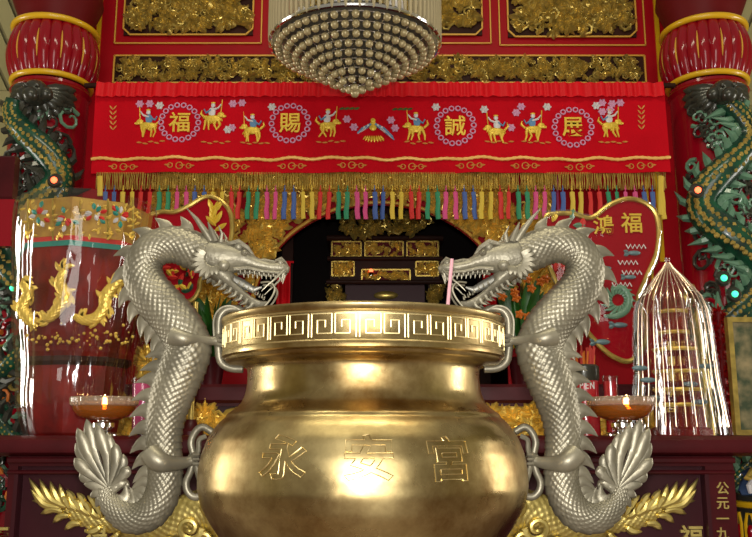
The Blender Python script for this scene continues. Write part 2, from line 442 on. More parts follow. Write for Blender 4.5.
# ------------------------------------------------------------------ gilded upper panels
def framed(ua, ub, va, vb, name, label, cut, n, size, rr, dull=True):
    p, q = P(ua, vb, YW), P(ub, va, YW); x0, x1, z0, z1 = p.x, P(ub, vb, YW).x, p.z, q.z
    t = thing(name, ((x0 + x1) / 2, YW, z0), label, 'carved panel', 'gilded panels on the red wall')
    MB().box(x0, x1, YW - .012, YW, z0, z1).build('backing', M['darkwood'], t, smooth=False)
    b = MB(); scrolls(b, lambda x, z: True, (x0 + size * .6, x1 - size * .6, z0 + size * .6, z1 - size * .6), YW - .014, n, size, .02, rr, 4)
    b.build('carving', M['gilt_dull'] if dull else M['gilt'], t)
    b = MB(); fw = 2.2 * mpp(vb, YW)
    def rectframe(x0, x1, z0, z1, fw, c, d):
        o = [(x0 + c, z0), (x1 - c, z0), (x1, z0 + c), (x1, z1 - c), (x1 - c, z1), (x0 + c, z1), (x0, z1 - c), (x0, z0 + c)]
        for i in range(8):
            a, e = o[i], o[(i + 1) % 8]
            if (a[0] - e[0]) ** 2 + (a[1] - e[1]) ** 2 > 1e-8: b.tube([(a[0], YW - d, a[1]), (e[0], YW - d, e[1])], fw / 2, 4, twist=PI / 4)
    rectframe(x0, x1, z0, z1, fw, cut, .016)
    b.build('frame', M['gold_paint'], t, smooth=False)
    return t, rectframe, (x0, x1, z0, z1)
rr = random.Random(3)
W3 = [(124, 253, -60, 36, 'left gilded relief panel above the long gilded frieze, left of the chandelier'),
      (300, 482, -60, 36, 'middle gilded relief panel mostly hidden behind the crystal chandelier'),
      (508, 636, -60, 38, 'right gilded relief panel above the long gilded frieze, right of the chandelier')]
for ua, ub, va, vb, lab in W3:
    t, rf, (x0, x1, z0, z1) = framed(ua, ub, va, vb, 'gilded_relief', lab, .035, 330 if ub - ua < 150 else 450, .06, rr)
    b = MB(); g = 8.5 * mpp(vb, YW); e = .009
    for a, c in (((x0 - g, z0 - g), (x1 + g, z0 - g)), ((x1 + g, z0 - g), (x1 + g, z1 + g)), ((x0 - g, z1 + g), (x0 - g, z0 - g))):
        b.tube([(a[0], YW - .008, a[1]), (c[0], YW - .008, c[1])], e / 2, 4, twist=PI / 4)
    b.build('outer_line', M['gold_paint'], t, smooth=False)
framed(114, 645, 57, 84, 'gilded_frieze', 'long low gilded openwork frieze just above the red banner', .0, 640, .036, rr)
# arch spandrels
scr = thing('arch_screen', (AX, YW - .01, 0), 'gilded carved openwork screen around the dark arched opening', 'screen')
b = MB(); x0, x1 = P(152, 300, YW).x, P(548, 240, YW).x; z0, z1 = P(0, 345, YW).z, P(0, 168, YW).z
def in_arch(x, z):
    t = arch_top(x)
    if abs(x - AX) > AA + .03: return z > z0 and abs(x - AX) > AA + .09
    return t is None or z > t + .05
scrolls(b, in_arch, (x0, x1, z0, z1), YW - .022, 1150, .062, .03, random.Random(5), 4)
b.build('carving', M['gilt'], scr)
b = MB()
b.tube([(AX + (AA + .01) * cos(a), YW - .018, AZ0 + (AB + .01) * sin(a)) for a in [PI * k / 60 for k in range(61)]], .009, 8)
b.build('arch_trim', M['gold_paint'], scr)

# ------------------------------------------------------------------ dragon columns
def column(uc, side, label, seed):
    Yc = 3.85; base = P(uc, 45, Yc); x = base.x; zc = base.z; k = mpp(45, Yc)
    t = thing('dragon_column', (x, Yc, 0), label, 'column', 'red dragon columns beside the altar')
    R = 40 * k; Rs = 36 * k
    z_lo, z_hi = P(uc, 69, Yc - .2).z, P(uc, 14, Yc - .2).z
    MB().lathe([(Rs, 0), (Rs, z_lo - .02)], (x, Yc, 0), 40).build('shaft', M['red_gloss'], t)
    # lobed lotus bulb
    prof = []
    for i in range(17):
        a = i / 16; z = z_lo + (z_hi - z_lo) * a; prof.append((R * (.84 + .25 * sin(PI * (a * .86 + .07)) ** .8), z))
    nl = 24
    MB().lathe(prof, (x, Yc, 0), nl * 8, fn=lambda a, i: .955 + .06 * abs(sin(a * nl / 2)) ** .6).build('lotus_bulb', M['red_gloss'], t)
    for j in range(0, nl, 2):
        a = 2 * PI * j / nl
        pts = []
        for i in range(4, 13):
            r, z = prof[i]; q = r * .96 + .003; pts.append((x + q * cos(a), Yc + q * sin(a), z))
        if sin(a) < .35: MB().tube(pts, [.0015 + .0032 * sin(PI * i / 8) for i in range(9)], 6).build('gold_line', M['gold_paint'], t)
    b = MB(); b.ring((x, Yc, z_lo), R * .92, .014, 48, 10); b.build('lower_ring', M['yellow'], t)
    b = MB(); b.ring((x, Yc, z_hi), R * .98, .015, 48, 10); b.build('upper_ring', M['yellow'], t)
    b = MB(); b.lathe([(R * .86, z_hi), (R * .9, z_hi + .06), (R * 1.1, z_hi + .16), (R * 1.0, z_hi + .3), (R * .9, z_hi + .9)], (x, Yc, 0), 40); b.build('upper_shaft', M['red_dark'], t)
    b = MB(); b.lathe([(Rs * .97, z_lo - .08), (R * .96, z_lo - .05), (Rs * .95, z_lo - .02)], (x, Yc, 0), 40); b.build('neck_collar', M['red_gloss'], t)
    # the carved dragon winding round the shaft
    def on(a, z, r): return (x + (Rs + r) * cos(a), Yc + (Rs + r) * sin(a), z)
    rr = random.Random(seed)
    b = MB(); bb = MB(); pts = []; rad = []
    N = 130; ztop = z_lo - .10; f0 = -PI / 2
    for i in range(N):
        s = i / (N - 1); z = ztop - .05 - s * 1.75
        a = f0 - side * .12 + side * .55 * sin(s * 17.0 + (0 if side > 0 else 1.2))
        pts.append(on(a, z, .03)); rad.append(.03 + .045 * sin(PI * min(1, s * 1.2 + .12)))
    b.tube(pts, rad, 10)
    dr = b.build('dragon_body', M['dgreen'], t)
    # golden belly plates along the body, turned outwards
    for i in range(2, N - 2):
        p = Vector(pts[i]); o = Vector((p.x - x, p.y - Yc, 0)).normalized(); tn = (Vector(pts[i + 1]) - Vector(pts[i - 1])).normalized(); sd = tn.cross(o).normalized()
        for q in (-.45, 0, .45): bb.ball(p + o * rad[i] * (.86 - abs(q) * .3) + sd * rad[i] * (q + .1 * (i % 2)), rad[i] * .2, 6, 4)
    part = bb.build('belly_plates', M['gilt_dull'], dr)
    # spines, clouds and flames beside it
    b = MB(); c2 = MB(); c3 = MB()
    for i in range(2, N - 2, 3):
        p = Vector(pts[i]); tn = (Vector(pts[i + 1]) - Vector(pts[i - 1])).normalized(); o = Vector((p.x - x, p.y - Yc, 0)).normalized()
        sd = tn.cross(o).normalized(); 
        for s2 in (-1, 1):
            q = p + sd * s2 * rad[i] * .8; b.tube([q, q + sd * s2 * .03 - tn * .012 + o * .008, q + sd * s2 * rr.uniform(.05, .09) - tn * rr.uniform(.03, .07) - o * .02], [.022, .017, .001], 6)
    b.build('spines', M['lgreen'] if side > 0 else M['dblack'], dr)
    for i in range(150):
        z = ztop - .02 - i / 150 * 1.85; a = f0 + side * rr.uniform(-.9, .7); s = rr.uniform(.03, .065); a2 = rr.uniform(0, 6.28)
        tgt = rr.choice((c2, c2, c3) if side > 0 else (c2, c2, c2, c2, c3)); ps = []
        for k2 in range(12):
            tt = k2 / 11; aa = a2 + tt * 8; q = s * (1 - .8 * tt); ps.append(on(a + q * cos(aa) / R, z + q * sin(aa), .012 + .02 * tt))
        tgt.tube(ps, [.011 - .006 * k2 / 11 for k2 in range(12)], 6)
    c2.build('cloud_scrolls', M['dblack'], t); c3.build('wave_scrolls', M['lgreen'], t)
    # bronze head at the top
    b = MB(); a = f0 - side * .1
    p = Vector(on(a, ztop - .03, .06)); b.ball(p, .06, 14, 10); b.ball(p + Vector((0, -.05, -.03)), .036, 12, 8)
    for s2 in (-1, 1):
        b.ball(p + Vector((s2 * .026, -.052, .016)), .013, 8, 6); b.ball(p + Vector((s2 * .05, -.01, -.01)), .034, 10, 7)
    rings = ((.15, .030, 0), (.11, .026, .02))
    for L_, w_, f_ in rings:                                        # broad overlapping mane leaves spread over the shaft
        for k2 in range(13):
            aa = -.35 + (PI + .7) * k2 / 12; da_ = cos(aa) * L_ / Rs; q = []
            for tt in (0, .3, .6, .85, 1): q.append(on(a + da_ * tt * 1.1, p.z - sin(aa) * L_ * tt * .9 + .02, .025 - .012 * tt + f_))
            b.tube(q, [.008, w_ * .7, w_, w_ * .7, .003], 8, .35, up=(cos(a), sin(a), 0))
    b.build('dragon_head', M['dblack'], t)
    # coloured carving low on the shaft
    cols = ['red_gloss', 'dgreen', 'gilt_dull', 'orange', 'lgreen']
    zb = P(0, 436, Yc - .2).z
    mb5 = [MB() for _ in cols]
    for i in range(260):
        z = rr.uniform(zb - .75, zb + .62); a = rr.uniform(-PI, 0); s = rr.uniform(.03, .07); a2 = rr.uniform(0, 6.28); ps = []
        for k2 in range(9):
            tt = k2 / 8; aa = a2 + tt * 5; q = s * (1 - .75 * tt); ps.append(on(a + q * cos(aa) / R, z + q * sin(aa), .015 + .03 * tt))
        mb5[i % 5].tube(ps, [.014 - .008 * k2 / 8 for k2 in range(9)], 5)
    lc = mb5[0].build('lower_carving', M[cols[0]], t)
    for k2 in range(1, 5): mb5[k2].build(('green', 'gilded', 'orange', 'pale')[k2 - 1] + '_scrolls', M[cols[k2]], lc)
    return t, x, Yc, R
cl = column(55, -1, 'red column with dark green dragon, left of the red banner', 11)
cr = column(704, 1, 'red column with bright green dragon, right of the red banner', 12)
# drum stone at the foot of the right column
def led(u, v, Y, m, label):
    p = P(u, v, Y); t = thing('led_lamp', p, label, 'light', 'small coloured lights on the columns')
    MB().ball(p, .014, 12, 8).build('bulb', M[m], t)
    b = MB(); b.lathe([(.03, .0), (.034, .01), (.026, .02)], (0, 0, 0), 14)
    b.v = [(p.x + vx, p.y + .022 - vz, p.z + vy) for vx, vy, vz in b.v]; b.build('socket', M['dblack'], t)
led(54, 180, 3.52, 'led_r', 'red light on the left dragon column just above the wrapped lantern')
led(13, 288, 3.60, 'led_g', 'green light at the far left edge beside the wrapped lantern')
led(698, 190, 3.52, 'led_r', 'red light on the right column beside the green dragon')
led(724, 278, 3.52, 'led_g', 'upper of two green lights on the right column')
led(735, 294, 3.52, 'led_g', 'lower of two green lights on the right column')

# ------------------------------------------------------------------ shrine cabinet in the niche
YS = 4.75
def R4(u0, u1, v0, v1, Y): 
    a, c = P(u0, v1, Y), P(u1, v0, Y); return a.x, P(u1, v1, Y).x, a.z, c.z
t = thing('shrine_cabinet', (P(385, 300, YS).x, YS, P(0, 330, YS).z), 'dark carved shrine cabinet with gilded drawer panels inside the arch', 'cabinet')
x0, x1, z0, z1 = R4(330, 440, 238, 283, YS)
b = MB(); b.box(x0, x1, YS, YS + .35, z0, z1); b.cbox(x0 - .02, x1 + .02, YS - .03, YS + .36, z1 - .02, z1 + .012, .01); 
zm = P(0, 259, YS).z; b.cbox(x0 - .015, x1 + .015, YS - .025, YS, zm - .012, zm + .012, .008); b.cbox(x0 - .02, x1 + .02, YS - .03, YS, z0 - .01, z0 + .015, .008)
b.build('body', M['darkwood'], t, smooth=False)
def goldpanel(parent, u0, u1, v0, v1, Y, n, size, seed, name='carved_panel'):
    x0, x1, z0, z1 = R4(u0, u1, v0, v1, Y); b = MB(); b.mi(0).box(x0, x1, Y - .006, Y, z0, z1)
    fw = .006
    b.mi(1); 
    for a, c in (((x0, z0), (x1, z0)), ((x1, z0), (x1, z1)), ((x1, z1), (x0, z1)), ((x0, z1), (x0, z0))): b.tube([(a[0], Y - .008, a[1]), (c[0], Y - .008, c[1])], fw, 4, twist=PI / 4)
    scrolls(b, lambda x, z: True, (x0 + size * .5, x1 - size * .5, z0 + size * .5, z1 - size * .5), Y - .006, n, size, .008, random.Random(seed), 3)
    return b.build(name, [M['red_dark'], M['gilt']], parent)
for i, (u0, u1, v0, v1) in enumerate(((332, 361, 242, 257), (365, 403, 242, 257), (407, 438, 242, 257), (332, 354, 262, 276), (416, 438, 262, 276))):
    goldpanel(t, u0, u1, v0, v1, YS, 40, .03, 20 + i, 'drawer_front')
goldpanel(t, 362, 410, 270, 281, YS - .01, 40, .03, 30, 'apron')
for u in (336, 434):
    x0, x1, z0, z1 = R4(u - 7, u + 7, 283, 330, YS); z0 = P(0, 330, YS).z + .001; b = MB(); b.mi(0).box(x0 + .01, x1 - .01, YS, YS + .08, z0, z1); b.mi(1); scrolls(b, lambda x, z: True, (x0, x1, z0 + .045, z1), YS, 30, .04, .01, random.Random(u), 3)
    b.build('leg', [M['darkwood'], M['gilt_dull']], t)
x0, x1, z0, z1 = R4(345, 425, 283, 330, YS + .02); z0 = P(0, 330, YS).z + .001; MB().box(x0, x1, YS + .02, YS + .3, z0, z1).build('lower_panel', M['maroon_d'], t, smooth=False)
p = P(370, 295, YS); b = MB(); b.ball((p.x + .09, YS + .012, p.z), .07, 14, 8, sy=.25, sz=.35); b.build('boss', M['gilt_dull'], t)
p = P(371, 271, YS - .05); t2 = thing('altar_lamp', p, 'tiny red lamp glowing on the front of the shrine cabinet', 'light')
MB().ball(p, .012, 10, 8).build('bulb', M['led_r'], t2); MB().lathe([(.012, -.03), (.014, -.012), (.01, -.006)], p, 12).build('base', M['chrome'], t2)
# table under the shrine
zb = P(0, 330, YS).z
tb = thing('shrine_table', (AX, YS, 0), 'dark table under the shrine cabinet inside the arch', 'table')
MB().cbox(AX - .62, AX + .62, YS - .08, YS + .45, zb - .06, zb, .015).build('table_top', M['darkwood'], tb, smooth=False)
for sx in (-.55, .55):
    for yy in (YS, YS + .36): MB().box(AX + sx - .03, AX + sx + .03, yy, yy + .06, 0, zb - .06).build('leg', M['darkwood'], tb, smooth=False)
# carved cloud above the shrine and small hanging red strips
b = MB(); 
x0, x1, z0, z1 = R4(340, 430, 214, 233, 4.6)
scrolls(b, lambda x, z: abs((x - (x0 + x1) / 2) / (x1 - x0) * 2) ** 2 + ((z - z1) / (z1 - z0)) ** 2 < 1.1, (x0, x1, z0, z1), 4.62, 60, .06, .02, random.Random(9), 3)
b.mi(1).box(x0 - .3, x1 + .3, 4.62, 4.66, z1 - .02, z1 + .12)
b.box(x0 - .32, x0 - .26, 4.62, 4.66, 0, z1 + .12); b.box(x1 + .26, x1 + .32, 4.62, 4.66, 0, z1 + .12)
tag(b.build('niche_pelmet', [M['gilt_dull'], M['darkwood']], origin=((x0 + x1) / 2, 4.62, 0)), 'dark cloud-shaped carving at the top of the arch', 'carving')
for u, lab in ((284, 'narrow red cloth strip hanging at the left side of the arch'), (489, 'narrow red cloth strip hanging at the right side of the arch')):
    p = P(u, 262, 4.2); q = P(u, 345, 4.2); b = MB(); hw = .034
    n = 12; vs = []
    for i in range(n + 1):
        a = i / n; x = p.x - hw + 2 * hw * a; y = 4.2 + .008 * sin(a * 12); vs += [(x, y, p.z), (x, y, q.z), (x, y + .004, p.z), (x, y + .004, q.z)]
    fs = []
    for i in range(n): o = i * 4; fs += [(o, o + 1, o + 5, o + 4), (o + 2, o + 6, o + 7, o + 3)]
    b.add(vs, fs); b.tube([(p.x - .05, 4.2, p.z), (p.x + .05, 4.2, p.z)], .006, 8); tag(b.build('cloth_strip', M['cloth_b'], origin=(p.x, 4.2, q.z)), lab, 'cloth')

# ------------------------------------------------------------------ banner
YB = 3.62
kb = mpp(130, YB)
bx0, bx1 = P(93, 130, YB).x, P(667, 130, YB).x
bz1, bz0 = P(0, 86, YB).z, P(0, 173, YB).z
ban = thing('altar_banner', ((bx0 + bx1) / 2, YB, bz0), 'long red embroidered banner with four gold characters above the arch', 'banner')
def bwave(x, z):
    s = (bz1 - z) / (bz1 - bz0)
    return .012 * s * sin(x * 9) + .008 * s * sin(x * 23 + 1)
def cloth_sheet(x0, x1, z0, z1, nx, nz, yf, th=.004):
    b = MB(); vs = []; fs = []
    for i in range(nx + 1):
        for j in range(nz + 1):
            x = x0 + (x1 - x0) * i / nx; z = z0 + (z1 - z0) * j / nz; vs.append((x, yf(x, z), z))
    m = len(vs); vs += [(x, y + th, z) for x, y, z in vs]
    for i in range(nx):
        for j in range(nz):
            o = i * (nz + 1) + j; fs.append((o, o + nz + 1, o + nz + 2, o + 1)); fs.append((m + o, m + o + 1, m + o + nz + 2, m + o + nz + 1))
    for i in range(nx):
        o = i * (nz + 1); fs.append((o, m + o, m + o + nz + 1, o + nz + 1)); o += nz; fs.append((o, o + nz + 1, m + o + nz + 1, m + o))
    return b.add(vs, fs)
cloth_sheet(bx0, bx1, bz0, bz1, 160, 10, lambda x, z: YB + bwave(x, z)).build('banner_cloth', M['cloth'], ban, angle=80)
zr = P(0, 98, YB).z
cloth_sheet(bx0 + .01, bx1 - .01, zr, bz1 + .012, 420, 4, lambda x, z: YB - .022 + .006 * sin(x * 150 + 3 * sin(x * 17)) + .004 * sin(x * 67) + .006 * (z - zr) / .05).build('gathered_heading', M['cloth_b'], ban, angle=80)
b = MB(); zt_ = P(0, 159, YB).z
n = 190
b.tube([(bx0 + (bx1 - bx0) * i / n, YB - .006 + bwave(bx0 + (bx1 - bx0) * i / n, zt_), zt_ + .004 * sin(i * .5)) for i in range(n + 1)], [.0062 + .002 * (i % 2) for i in range(n + 1)], 8)
b.build('gold_braid', M['braid'], ban)
b = MB()
b.tube([(bx0 - .06, YB + .03, bz1 + .015), (bx1 + .06, YB + .03, bz1 + .015)], .012, 10); b.build('hanging_rod', M['darkwood'], ban)
for x in (bx0 + .04, bx1 - .04): MB().tube([(x, YB + .03, bz1 + .015), (x, YW, bz1 + .015)], .01, 8).build('bracket', M['darkwood'], ban)
def bp(u, v, off=.004):
    p = P(u, v, YB); return Vector((p.x, YB + bwave(p.x, p.z) - off, p.z))
for ch, u, v in (('福', 180, 123), ('賜', 290, 123.5), ('誠', 455, 126), ('展', 573, 127)):
    b = MB(); put_glyph(b, ch, bp(u, v, .005), 22 * kb, .005, bold=.012); b.build('gold_character', M['gold_th'], ban)
    b = MB(); c = bp(u, v)
    for k in range(18):
        a = 2 * PI * k / 18; q = 18.5 * kb
        x, z = c.x + q * cos(a), c.z + q * sin(a); b.ring((x, YB + bwave(x, z) - .004, z), 2.4 * kb, .75 * kb, 8, 5, 'y')
    b.build('medallion_wreath', M['lilac'], ban)
def flower(b, u, v, r=4):
    c = bp(u, v)
    for k in range(6):
        a = 2 * PI * k / 6; b.petal((c.x, c.y, c.z), (cos(a), sin(a)), r * kb, r * .36 * kb, .005)
    b.ball(c, r * .22 * kb, 6, 4)
def figure(u, v, seed, flip=1):
    """embroidered rider: gold and silver threads"""
    rr = random.Random(seed); b = MB(); c = bp(u, v)
    def q(dx, dz): return (c.x + dx * kb * flip, c.y, c.z + dz * kb)
    def el(dx, dz, rx, rz, mi): b.mi(mi); b.ball(q(dx, dz), 1 * kb, 10, 6, sx=rx, sz=rz, sy=.9)
    el(0, -2, 8, 4, 0); el(-8, 2, 3.4, 3, 0); el(-10.5, .5, 3, 1.6, 0)            # beast body and head
    for dx in (-6, -3, 4, 7):
        b.mi(0).tube([q(dx, -4), q(dx + rr.uniform(-2, 2), -9), q(dx + rr.uniform(-3, 3), -14)], [1.5 * kb, 1.1 * kb, .7 * kb], 6)
    b.mi(0).tube([q(8, -1), q(12, 3), q(11, 7)], [1.2 * kb, 1.3 * kb, .3 * kb], 6)
    el(1, 5, 3.6, 5, 1 if seed % 2 else 2); el(0, 12, 2.2, 2.4, 1); el(0, 14.5, 2.4, 1.1, 0)
    b.mi(1).tube([q(1, 7), q(-5, 9), q(-8, 13)], [1.3 * kb, 1 * kb, .7 * kb], 6); b.mi(2).tube([q(2, 7), q(7, 4), q(9, 8)], [1.3 * kb, 1 * kb, .7 * kb], 6)
    b.mi(0).tube([q(-8, 4), q(-9, 18)], .5 * kb, 5)
    for k in range(8): b.mi(0).petal(q(rr.uniform(-7, 7), rr.uniform(-5, 2)), (rr.uniform(-1, 1), -1), 5 * kb, 1.3 * kb, .006)
    b.build('embroidered_figure', [M['gold_th'], M['white_th'], M['blue_th']], ban)
for i, (u, v, f) in enumerate(((148, 124, 1), (213, 117, -1), (252, 128, 1), (328, 124, -1), (416, 127, 1), (496, 130, 1), (533, 128, -1), (610, 124, -1))): figure(u, v, i, f)
for u, v in ((140, 104), (150, 104), (233, 104), (242, 103), (232, 128), (347, 120), (354, 128), (391, 120), (395, 128), (516, 113), (521, 107), (511, 128), (602, 112), (610, 110), (612, 104), (620, 103), (602, 103)): b = MB(); flower(b, u, v, 4.4); b.build('lilac_flower', M['lilac'], ban)
for u, v in ((160, 106), (272, 107), (436, 107), (484, 110), (547, 107), (596, 106), (228, 130)): b = MB(); flower(b, u, v, 4.5); b.build('silver_flower', M['white_th'], ban)
b = MB(); c = bp(373, 130)
for s2 in (-1, 1):
    for k in range(5): b.mi(k % 2).tube([c + Vector((s2 * (2 + 2 * k) * kb, 0, (6 - k) * kb)), c + Vector((s2 * (9 + 2.4 * k) * kb, 0, (1 - 2 * k) * kb)), c + Vector((s2 * (15 + 1.5 * k) * kb, 0, (-5 - 1.4 * k) * kb))], [1.6 * kb, 1.5 * kb, .5 * kb], 6)
b.mi(2).ball(c + Vector((0, 0, 4 * kb)), 4 * kb, 10, 6, sy=.3, sz=1.3); b.ball(c + Vector((0, 0, 10 * kb)), 2.4 * kb, 10, 6, sy=.4)
for k in range(8): b.mi(2).petal(c + Vector(((k - 3.5) * 2 * kb, 0, -6 * kb)), (.2 * (k - 3.5), -1), 7 * kb, 1.3 * kb, .005)
b.build('embroidered_bird', [M['blue_th'], M['white_th'], M['gold_th']], ban)
for u0 in (123, 180, 235, 292, 352, 412, 470, 525, 580, 640):                          # scrolls on the lower band
    b = MB()
    for du, s in ((-9, 1), (0, 1.4), (9, 1)):
        c = bp(u0 + du, 166.5); b.ring(c, 2.4 * s * kb, .55 * kb, 12, 4, 'y'); b.petal(c, (1 if du >= 0 else -1, .1), 6 * kb, 1 * kb, .004)
    b.build('band_scroll', M['tan_th'], ban)
for u0 in (148, 213, 252, 328, 416, 496, 533, 610):                                   # ground lines
    b = MB()
    for k in range(5): c = bp(u0 - 12 + 6 * k, 142 + (k % 2)); b.petal(c, (1, rnd.uniform(-.2, .2)), 6 * kb, .9 * kb, .003)
    b.build('ground_stitching', M['tan_th'], ban)
for u0 in (113, 641):                                                                 # side sprigs
    b = MB()
    for k in range(5): c = bp(u0, 110 + 5 * k); b.petal(c, (.6, .8), 6 * kb, .8 * kb, .003); b.petal(c, (-.6, .8), 6 * kb, .8 * kb, .003)
    b.build('side_sprig', M['tan_th'], ban)
for u0 in (347, 400):
    b = MB()
    for k in range(4): c = bp(u0 - 8 + 5 * k, 110); b.petal(c, (1, .3), 6 * kb, 1.2 * kb, .003)
    b.build('leaf_spray', M['green'], ban)
# gold fringe netting and coloured tassels
b = MB(); zf0, zf1 = P(0, 188, YB).z, P(0, 172, YB).z
for i in range(330):
    x = bx0 + .03 + (bx1 - bx0 - .05) * i / 329; b.tube([(x, YB + .004, zf1), (x + rnd.uniform(-.005, .005), YB + .002, (zf0 + zf1) / 2), (x, YB + .004, zf0 - rnd.uniform(0, .01))], .0022, 4)
tag(b.build('gold_fringe', M['gilt_dull'], ban), kind='stuff')
order = ['yellow_t', 'red_t', 'green_t', 'pink_t', 'blue_t']
def tassel_mesh(m):
    b = MB(); L = 27 * kb
    b.tube([(0, 0, 0), (0, 0, -.03)], .002, 5); b.ball((0, 0, -.018), .005, 8, 6)
    b.tube([(0, 0, -.028), (0, 0, -.031), (.002, 0, -.033 - L * .35), (-.002, .002, -.033 - L * .7), (.001, 0, -.033 - L)], [.004, .011, .010, .0115, .0105], 8, .45)
    return b.mesh('tassel', M[m], (0, 0, 0))
tm = {m: tassel_mesh(m) for m in order}
for i in range(-32, 31):
    u = 392.3 + i * 8.95
    m = order[(i // 2) % 5]
    p = P(u, 181, YB); o = bpy.data.objects.new('tassel', tm[m]); COL.objects.link(o); o.parent = ban
    o.location = Vector((p.x, YB + .0, zf0 + .012)) - ORG[ban]; o.rotation_euler = (0, rnd.uniform(-.05, .05), rnd.uniform(-.5, .5)); ORG[o] = Vector((0, 0, 0))
for u, v0, v1 in ((100, 176, 196), (661, 176, 215)):
    p = P(u, v0, YB); q = P(u, v1, YB); MB().tube([p, q], .012, 8, .4).build('end_ribbon', M['yellow_t'], ban)

# ------------------------------------------------------------------ chandelier
YC = 2.9
cx = P(355, 60, YC).x; kc = mpp(60, YC)
zc0 = P(355, 93, YC).z + .012
cz = P(355, 12, YC - 80 * kc).z
ch = thing('chandelier', (cx, YC, zc0), 'large crystal chandelier with a cone of pearl beads, hanging overhead', 'chandelier')
beads = []
nr = 9
for i in range(nr):
    s = i / (nr - 1); R = (77 - 71 * s ** 1.0) * kc; z = cz - .0 - (cz - zc0) * s ** 1.0
    n = max(4, int(2 * PI * R / (9.8 * kc)))
    for k in range(n): a = 2 * PI * (k + .5 * (i % 2)) / n; beads.append((cx + R * cos(a), YC + R * sin(a), z, 4.0 * kc))
beads.append((cx, YC, zc0 - .012, 4.6 * kc))
b = MB(); b.ball((0, 0, 0), 1, 14, 9); bm = b.mesh('bead', M['pearl'], (0, 0, 0)); bm.polygons.foreach_set('use_smooth', [True] * len(bm.polygons))
beads.sort(key=lambda q: q[1])
for x, y, z, r in beads[:100]:
    o = bpy.data.objects.new('bead', bm); COL.objects.link(o); o.parent = ch; o.location = Vector((x, y, z)) - ORG[ch]; o.scale = (r, r, r * .95)
b = MB()
for x, y, z, r in beads[100:]: b.ball((x, y, z), r, 12, 8)
tag(b.build('bead_strands', M['pearl'], ch), kind='stuff')
b = MB()
for i in range(nr):
    s = i / (nr - 1); R = (77 - 71 * s ** 1.0) * kc; z = cz - (cz - zc0) * s ** 1.0; b.ring((cx, YC, z + .012), R, .0025, 48, 5)
for k in range(16):
    a = 2 * PI * k / 16; b.tube([(cx + (77 - 71 * (j / 10) ** 1.0) * kc * cos(a), YC + (77 - 71 * (j / 10) ** 1.0) * kc * sin(a), cz - (cz - zc0) * (j / 10) ** 1.0 + .012) for j in range(11)], .002, 4)
b.build('wire_frame', M['chrome'], ch)
MB().lathe([(.004, zc0 + .04), (70 * kc, cz + .03), (76 * kc, cz + .05), (.004, cz + .06)], (cx, YC, 0), 40).build('gap_shade_shell', M['gap_shade'], ch)  # added dark shell, puts shade into the gaps between the bead rows
b = MB(); b.ring((cx, YC, cz + .02), 84 * kc, .008, 64, 8); b.ring((cx, YC, cz + .5), 84 * kc, .01, 64, 8); b.ring((cx, YC, cz + .5), 40 * kc, .01, 64, 8)
for k in range(6): a = PI * k / 3; b.tube([(cx, YC, cz + .5), (cx + 84 * kc * cos(a), YC + 84 * kc * sin(a), cz + .5)], .008, 6)
b.tube([(cx, YC, cz + .5), (cx, YC, 5.0)], .012, 8)
b.lathe([(.02, cz + .12), (.10, cz + .14), (.06, cz + .2), (.02, cz + .5)], (cx, YC, 0), 20)
b.build('chandelier_frame', M['chrome'], ch)
b = MB(); pr = [(.0, 0), (.0055, .006), (.007, .03), (.007, .46), (.003, .475)]; b.lathe(pr, (0, 0, 0), 6); rm = b.mesh('crystal_rod', M['crystal'], (0, 0, 0))
for k in range(84):
    a = 2 * PI * k / 84; o = bpy.data.objects.new('crystal_rod', rm); COL.objects.link(o); o.parent = ch; o.rotation_euler = (0, 0, a)
    o.location = Vector((cx + 85 * kc * cos(a), YC + 85 * kc * sin(a), cz + .01 + .012 * (k % 2))) - ORG[ch]
for k in range(6):
    a = 2 * PI * k / 6 + .3; q = 55 * kc; MB().ball((cx + q * cos(a), YC + q * sin(a), cz + .1), .03, 12, 8, sz=1.4).build('bulb', M['white'], ch)

# ------------------------------------------------------------------ tables
def big_table(name, label, x0, x1, y0, y1, zt, gap):
    t = thing(name, ((x0 + x1) / 2, (y0 + y1) / 2, 0), label, 'table')
    b = MB(); pr = [(y0 + .03, zt), (y0 + .006, zt - .012), (y0, zt - .03), (y0 + .004, zt - .05), (y0 + .03, zt - .062), (y1, zt - .062), (y1, zt)]
    n = len(pr); vs = [(x0, y, z) for y, z in pr] + [(x1, y, z) for y, z in pr]
    b.add(vs, [(i, i + n, (i + 1) % n + n, (i + 1) % n) for i in range(n)] + [tuple(range(n)), tuple(reversed(range(n, 2 * n)))])
    b.build('table_top', M['maroon'], t, angle=30)
    return t
tx1 = P(738, 440, 2.68).x; tx0 = -tx1 - .06
ft = big_table('altar_table', 'maroon front altar table with gilded dragon relief panel behind the urn', -1.62, 1.60, 2.68, 3.40, TT, .0)
Yf = 2.73
def zv(v): return P(0, v, Yf).z
xs = P(733, 480, Yf).x; xi = P(706, 500, Yf).x; xL = -(xs) - .03; xiL = P(17, 500, Yf).x
MB().box(xL, xs, Yf - .01, Yf + .55, zv(466), TT - .06).build('frieze_rail', M['maroon'], ft, smooth=False)
b = MB(); b.cbox(xL, xs + .0, Yf - .03, Yf, zv(463), zv(457), .004); b.cbox(xL, xs, Yf - .022, Yf, zv(474), zv(470), .004); b.build('moulding', M['maroon'], ft, smooth=False)
for (a, c) in ((xL, xiL), (xi, xs)):
    MB().box(a, c, Yf - .012, Yf + .55, 0, zv(466)).build('stile', M['maroon'], ft, smooth=False)
b = MB(); b.box(xiL, xi, Yf + .02, Yf + .05, .1, zv(466)); b.build('panel', M['maroon_d'], ft, smooth=False)
for a in (xiL, xi): MB().box(a - .006, a + .006, Yf - .02, Yf + .02, .1, zv(474)).build('bead_moulding', M['maroon_d'], ft, smooth=False)
